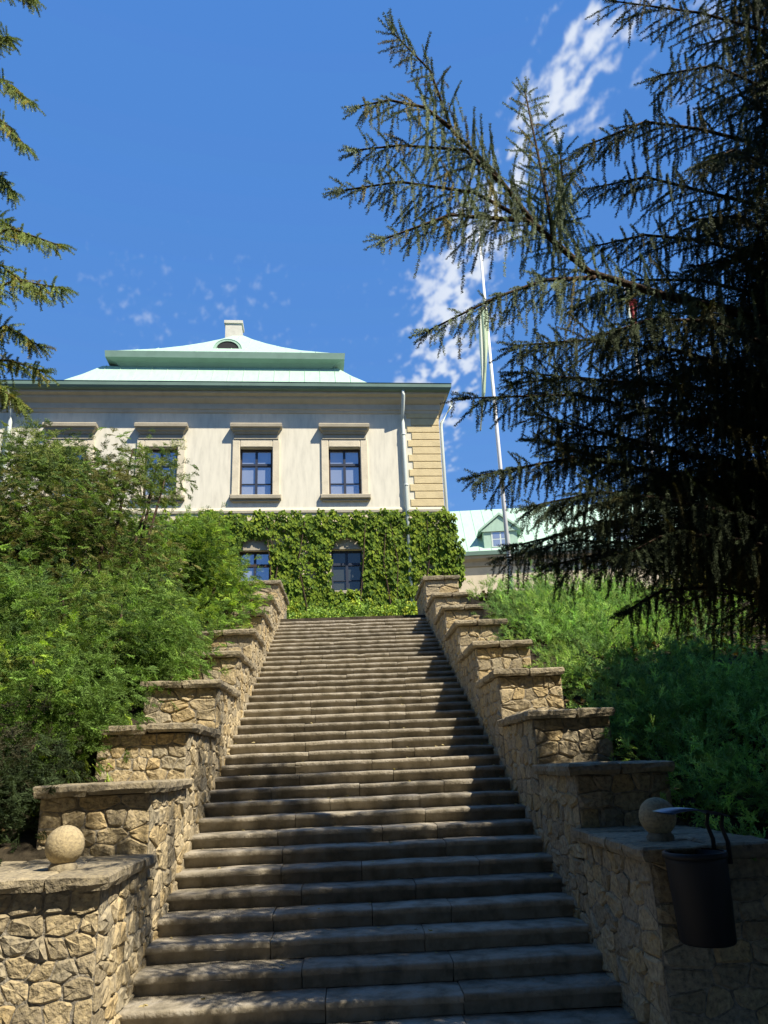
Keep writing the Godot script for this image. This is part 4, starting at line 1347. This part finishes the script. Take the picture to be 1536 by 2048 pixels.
func make_ivy() -> void:
	var o := thing("ivy", "thick green ivy covering the palace's ground floor and bulging past its corner", "ivy", "", Vector3(0, 3.96, -25.9), 0.05)
	var leaf := leaf_mesh()
	var xf := []
	var cols := []
	var ux := [-9.76, -6.58, -3.20, 0.0]
	for k in 36000:
		var u := rr(-13.4, 4.0) if k % 3 == 0 else rr(-5.2, 4.15)
		var y := rr(4.0, 8.78)
		var skip := false
		for w in ux:
			var dx: float = absf(u - w)
			var edge := 0.56 + 0.07 * noise.get_noise_2d(y * 30.0, w)
			if dx < edge and y > 5.82 and y < 7.28:
				skip = true
			if y >= 7.28 and y < 7.72 and (dx / 0.52) * (dx / 0.52) + pow((y - 7.25) / 0.45, 2.0) < 1.0:
				skip = true
		var edge_top := 8.62 + 0.22 * noise.get_noise_2d(u * 16.0, 3.0) + rr(-0.1, 0.08)
		if skip or y > edge_top or (noise.get_noise_2d(u * 7.0 + 30.0, y * 7.0) < -0.34 and rng.randf() < 0.8):
			continue
		var thick := 0.10 + 0.16 * (noise.get_noise_2d(u * 14.0, y * 14.0) + 0.5)
		if u > 3.3:
			thick += 0.1
			var lim := 3.55 + 0.62 * pow(maxf(0.0, sin((y - 5.4) / 3.3 * PI)), 0.7) + 0.3 * noise.get_noise_2d(y * 14.0, 9.0)
			if u > lim:
				continue
		var z := thick * rr(0.55, 1.1)
		var n := Vector3(rr(-0.5, 0.5) + (0.5 if u > 3.5 else 0.0), rr(0.25, 0.9), rr(0.5, 1.0)).normalized()
		var tip := Vector3(rr(-0.7, 0.7), -1.0, rr(0.1, 0.6)).normalized()
		var tone := Color(0.15, 0.235, 0.025).lerp(Color(0.27, 0.33, 0.03), rng.randf() * clampf(noise.get_noise_2d(u * 10.0, y * 10.0) + 0.5, 0.0, 1.0))
		if rng.randf() < 0.25:
			tone = Color(0.075, 0.135, 0.022)
		xf.append(Transform3D(aim(tip, n) * rr(0.075, 0.15), Vector3(u, y - 3.96, z - 0.1 + 0.02)))
		cols.append(tone * rr(0.8, 1.2))
	# the side wall round the corner
	for k in 2500:
		var y := rr(4.0, 8.6)
		xf.append(Transform3D(aim(Vector3(rr(0, 0.5), -1, rr(-0.6, 0.6)), Vector3(1, rr(0.2, 0.8), rr(-0.4, 0.4))) * rr(0.11, 0.19), Vector3(3.58 + rr(0.0, 0.55) * (0.1 + 0.9 * pow(sin(clampf((y - 5.2) / 3.4, 0.0, 1.0) * PI), 0.7)), y - 3.96, rr(-3.0, 0.0))))
		cols.append(Color(0.20, 0.28, 0.028) * rr(0.7, 1.3))
	for k in 9:
		var u := -4.6 + 1.03 * k
		if absf(u) < 0.62 or absf(u + 3.2) < 0.62:
			u += 0.9
		put("stem", tube_mesh([Vector3(u, -0.05, 0.16), Vector3(u + rr(-0.15, 0.15), 1.2, 0.14), Vector3(u + rr(-0.3, 0.3), 2.8, 0.13), Vector3(u + rr(-0.3, 0.3), 4.3, 0.13)], [0.04, 0.03, 0.022, 0.01], 5), M.bark, o)
	scatter("leaves", leaf, M.leaf, o, xf, cols)

func shade_tree(label: String, at: Vector3, h: float, r: float, low: float, n: int, tone: Color, mesh: Mesh) -> void:
	var o := thing("broadleaf_tree", label, "tree", "park trees around the foot of the stairs", at)
	put("trunk", tube_mesh([Vector3(0, -0.3, 0), Vector3(0.1, low, 0), Vector3(0, h * 0.85, 0)], [0.3, 0.22, 0.04], 10), M.bark, o)
	for k in 7:
		var az := TAU * k / 7.0 + rr(-0.3, 0.3)
		var y := lerpf(low * 0.8, h * 0.7, k / 7.0)
		put("limb", tube_mesh([Vector3(0, y, 0), Vector3(cos(az) * r * 0.4, y + 0.6, sin(az) * r * 0.4), Vector3(cos(az) * r * 0.8, y + 1.0, sin(az) * r * 0.8)], [0.09, 0.06, 0.015], 6), M.bark, o)
	var xf := []
	var cols := []
	for k in n:
		var d := Vector3(rr(-1, 1), rr(-1, 1), rr(-1, 1)).normalized() * pow(rng.randf(), 0.4)
		var p := Vector3(d.x * r, lerpf(low, h, 0.5 + 0.5 * d.y), d.z * r)
		if noise.get_noise_3d(p.x * 6.0 + at.x, p.y * 6.0, p.z * 6.0 + at.z) < -0.22:
			continue
		xf.append(Transform3D(Basis.from_euler(Vector3(rr(-0.6, 0.6), rr(0, TAU), rr(-0.6, 0.6))) * rr(0.8, 1.3), p))
		cols.append(tone * rr(0.7, 1.3))
	scatter("crown", mesh, M.leaf, o, xf, cols)

func make_shade_trees() -> void:
	var clump := clump_mesh(8, 14, 0.36, 0.34)
	var tone := Color(0.06, 0.09, 0.022)
	shade_tree("broad tree right of the right bank, shading the lower junipers", Vector3(9.8, -1.0, -6.8), 10.0, 3.3, 2.0, 3800, tone, clump)
	shade_tree("broad tree to the right of the foot of the stairs", Vector3(9.6, -2.0, -1.8), 11.0, 3.2, 2.2, 3800, tone, clump)
	shade_tree("broad tree behind and to the right of the path", Vector3(5.5, -2.0, 5.5), 12.0, 4.2, 2.4, 3800, tone, clump)
	shade_tree("broad tree standing behind the path", Vector3(-1.5, -2.0, 6.5), 13.0, 5.4, 2.2, 5000, tone, clump)
	shade_tree("broad tree left of the path before the left conifer", Vector3(-7.2, -2.0, -2.0), 11.0, 3.6, 1.6, 4200, tone, clump)
	shade_tree("broad low-crowned tree near the right edge of the path", Vector3(8.8, -2.0, 3.0), 9.5, 4.2, 1.6, 4200, tone, clump)
	shade_tree("broad spreading tree arching over the left of the path", Vector3(-2.6, -2.0, 1.6), 14.0, 4.2, 7.4, 4600, tone, clump)
	shade_tree("broad tree behind and to the left of the path", Vector3(-8.0, -2.0, 4.0), 12.0, 4.2, 2.2, 3800, tone, clump)


func _ready() -> void:
	rng.seed = 2024
	noise.seed = 3
	noise.frequency = 0.12
	noise.fractal_octaves = 3
	# camera
	var cam := Camera3D.new()
	cam.name = "camera"
	add_child(cam)
	cam.transform = Transform3D(Basis(Vector3(0.99847, -0.03843, 0.03974), Vector3(0.02393, 0.94846, 0.316), Vector3(-0.04984, -0.31457, 0.94793)), Vector3.ZERO)
	cam.fov = 67.6
	cam.near = 0.05
	cam.far = 2000.0
	cam.current = true
	# sky
	var env := Environment.new()
	env.background_mode = Environment.BG_SKY
	var sky := Sky.new()
	var pano := PanoramaSkyMaterial.new()
	pano.panorama = sky_panorama()
	sky.sky_material = pano
	env.sky = sky
	env.background_energy_multiplier = 1.0
	env.tonemap_mode = Environment.TONE_MAPPER_LINEAR
	env.tonemap_exposure = 1.7
	env.sdfgi_enabled = true
	env.ssao_enabled = true
	env.ssil_enabled = true
	var we := WorldEnvironment.new()
	we.name = "world_environment"
	we.environment = env
	add_child(we)
	# sun
	var sun := DirectionalLight3D.new()
	sun.name = "sun"
	sun.light_energy = 1.6
	sun.light_color = Color(1.0, 0.96, 0.89)
	sun.light_angular_distance = 0.5
	sun.shadow_enabled = true
	add_child(sun)
	sun.basis = Basis.looking_at(-SUN.normalized(), Vector3.UP)

	make_materials()
	make_ground()
	make_stairs()
	make_wall(-1, "left stepped rubble wall with split stone coping, sunlit, yews behind it", [-6.38, -7.74, -9.28, -11.2, -13.1, -15.1, -16.72, -18.6, -20.55], [-0.68, -0.055, 0.56, 1.26, 1.935, 2.64, 3.32, 4.07, 4.92], 1.9)
	make_wall(1, "right stepped rubble wall with split stone coping, mostly shaded, junipers behind it", [-6.02, -7.74, -9.28, -11.2, -12.96, -14.85, -16.75, -18.58, -20.6], [-0.63, -0.055, 0.56, 1.26, 1.935, 2.64, 3.32, 4.01, 4.92], 0.92)
	make_palace()
	make_far_building()
	make_poles()
	make_ivy()
	make_spruce()
	make_second_spruce()
	make_left_conifer()
	make_shrubs()
	make_hedge()
	make_ground_cover()
	make_litter()
	make_shade_trees()
	make_ball(Vector3(-2.3, -0.69, -6.72), 0.15, "lichen-yellow sunlit stone ball on the lowest left tier")
	make_ball(Vector3(2.40, -0.64, -6.40), 0.142, "grey shaded stone ball on the right pier beside the bin lid")
	make_bin()
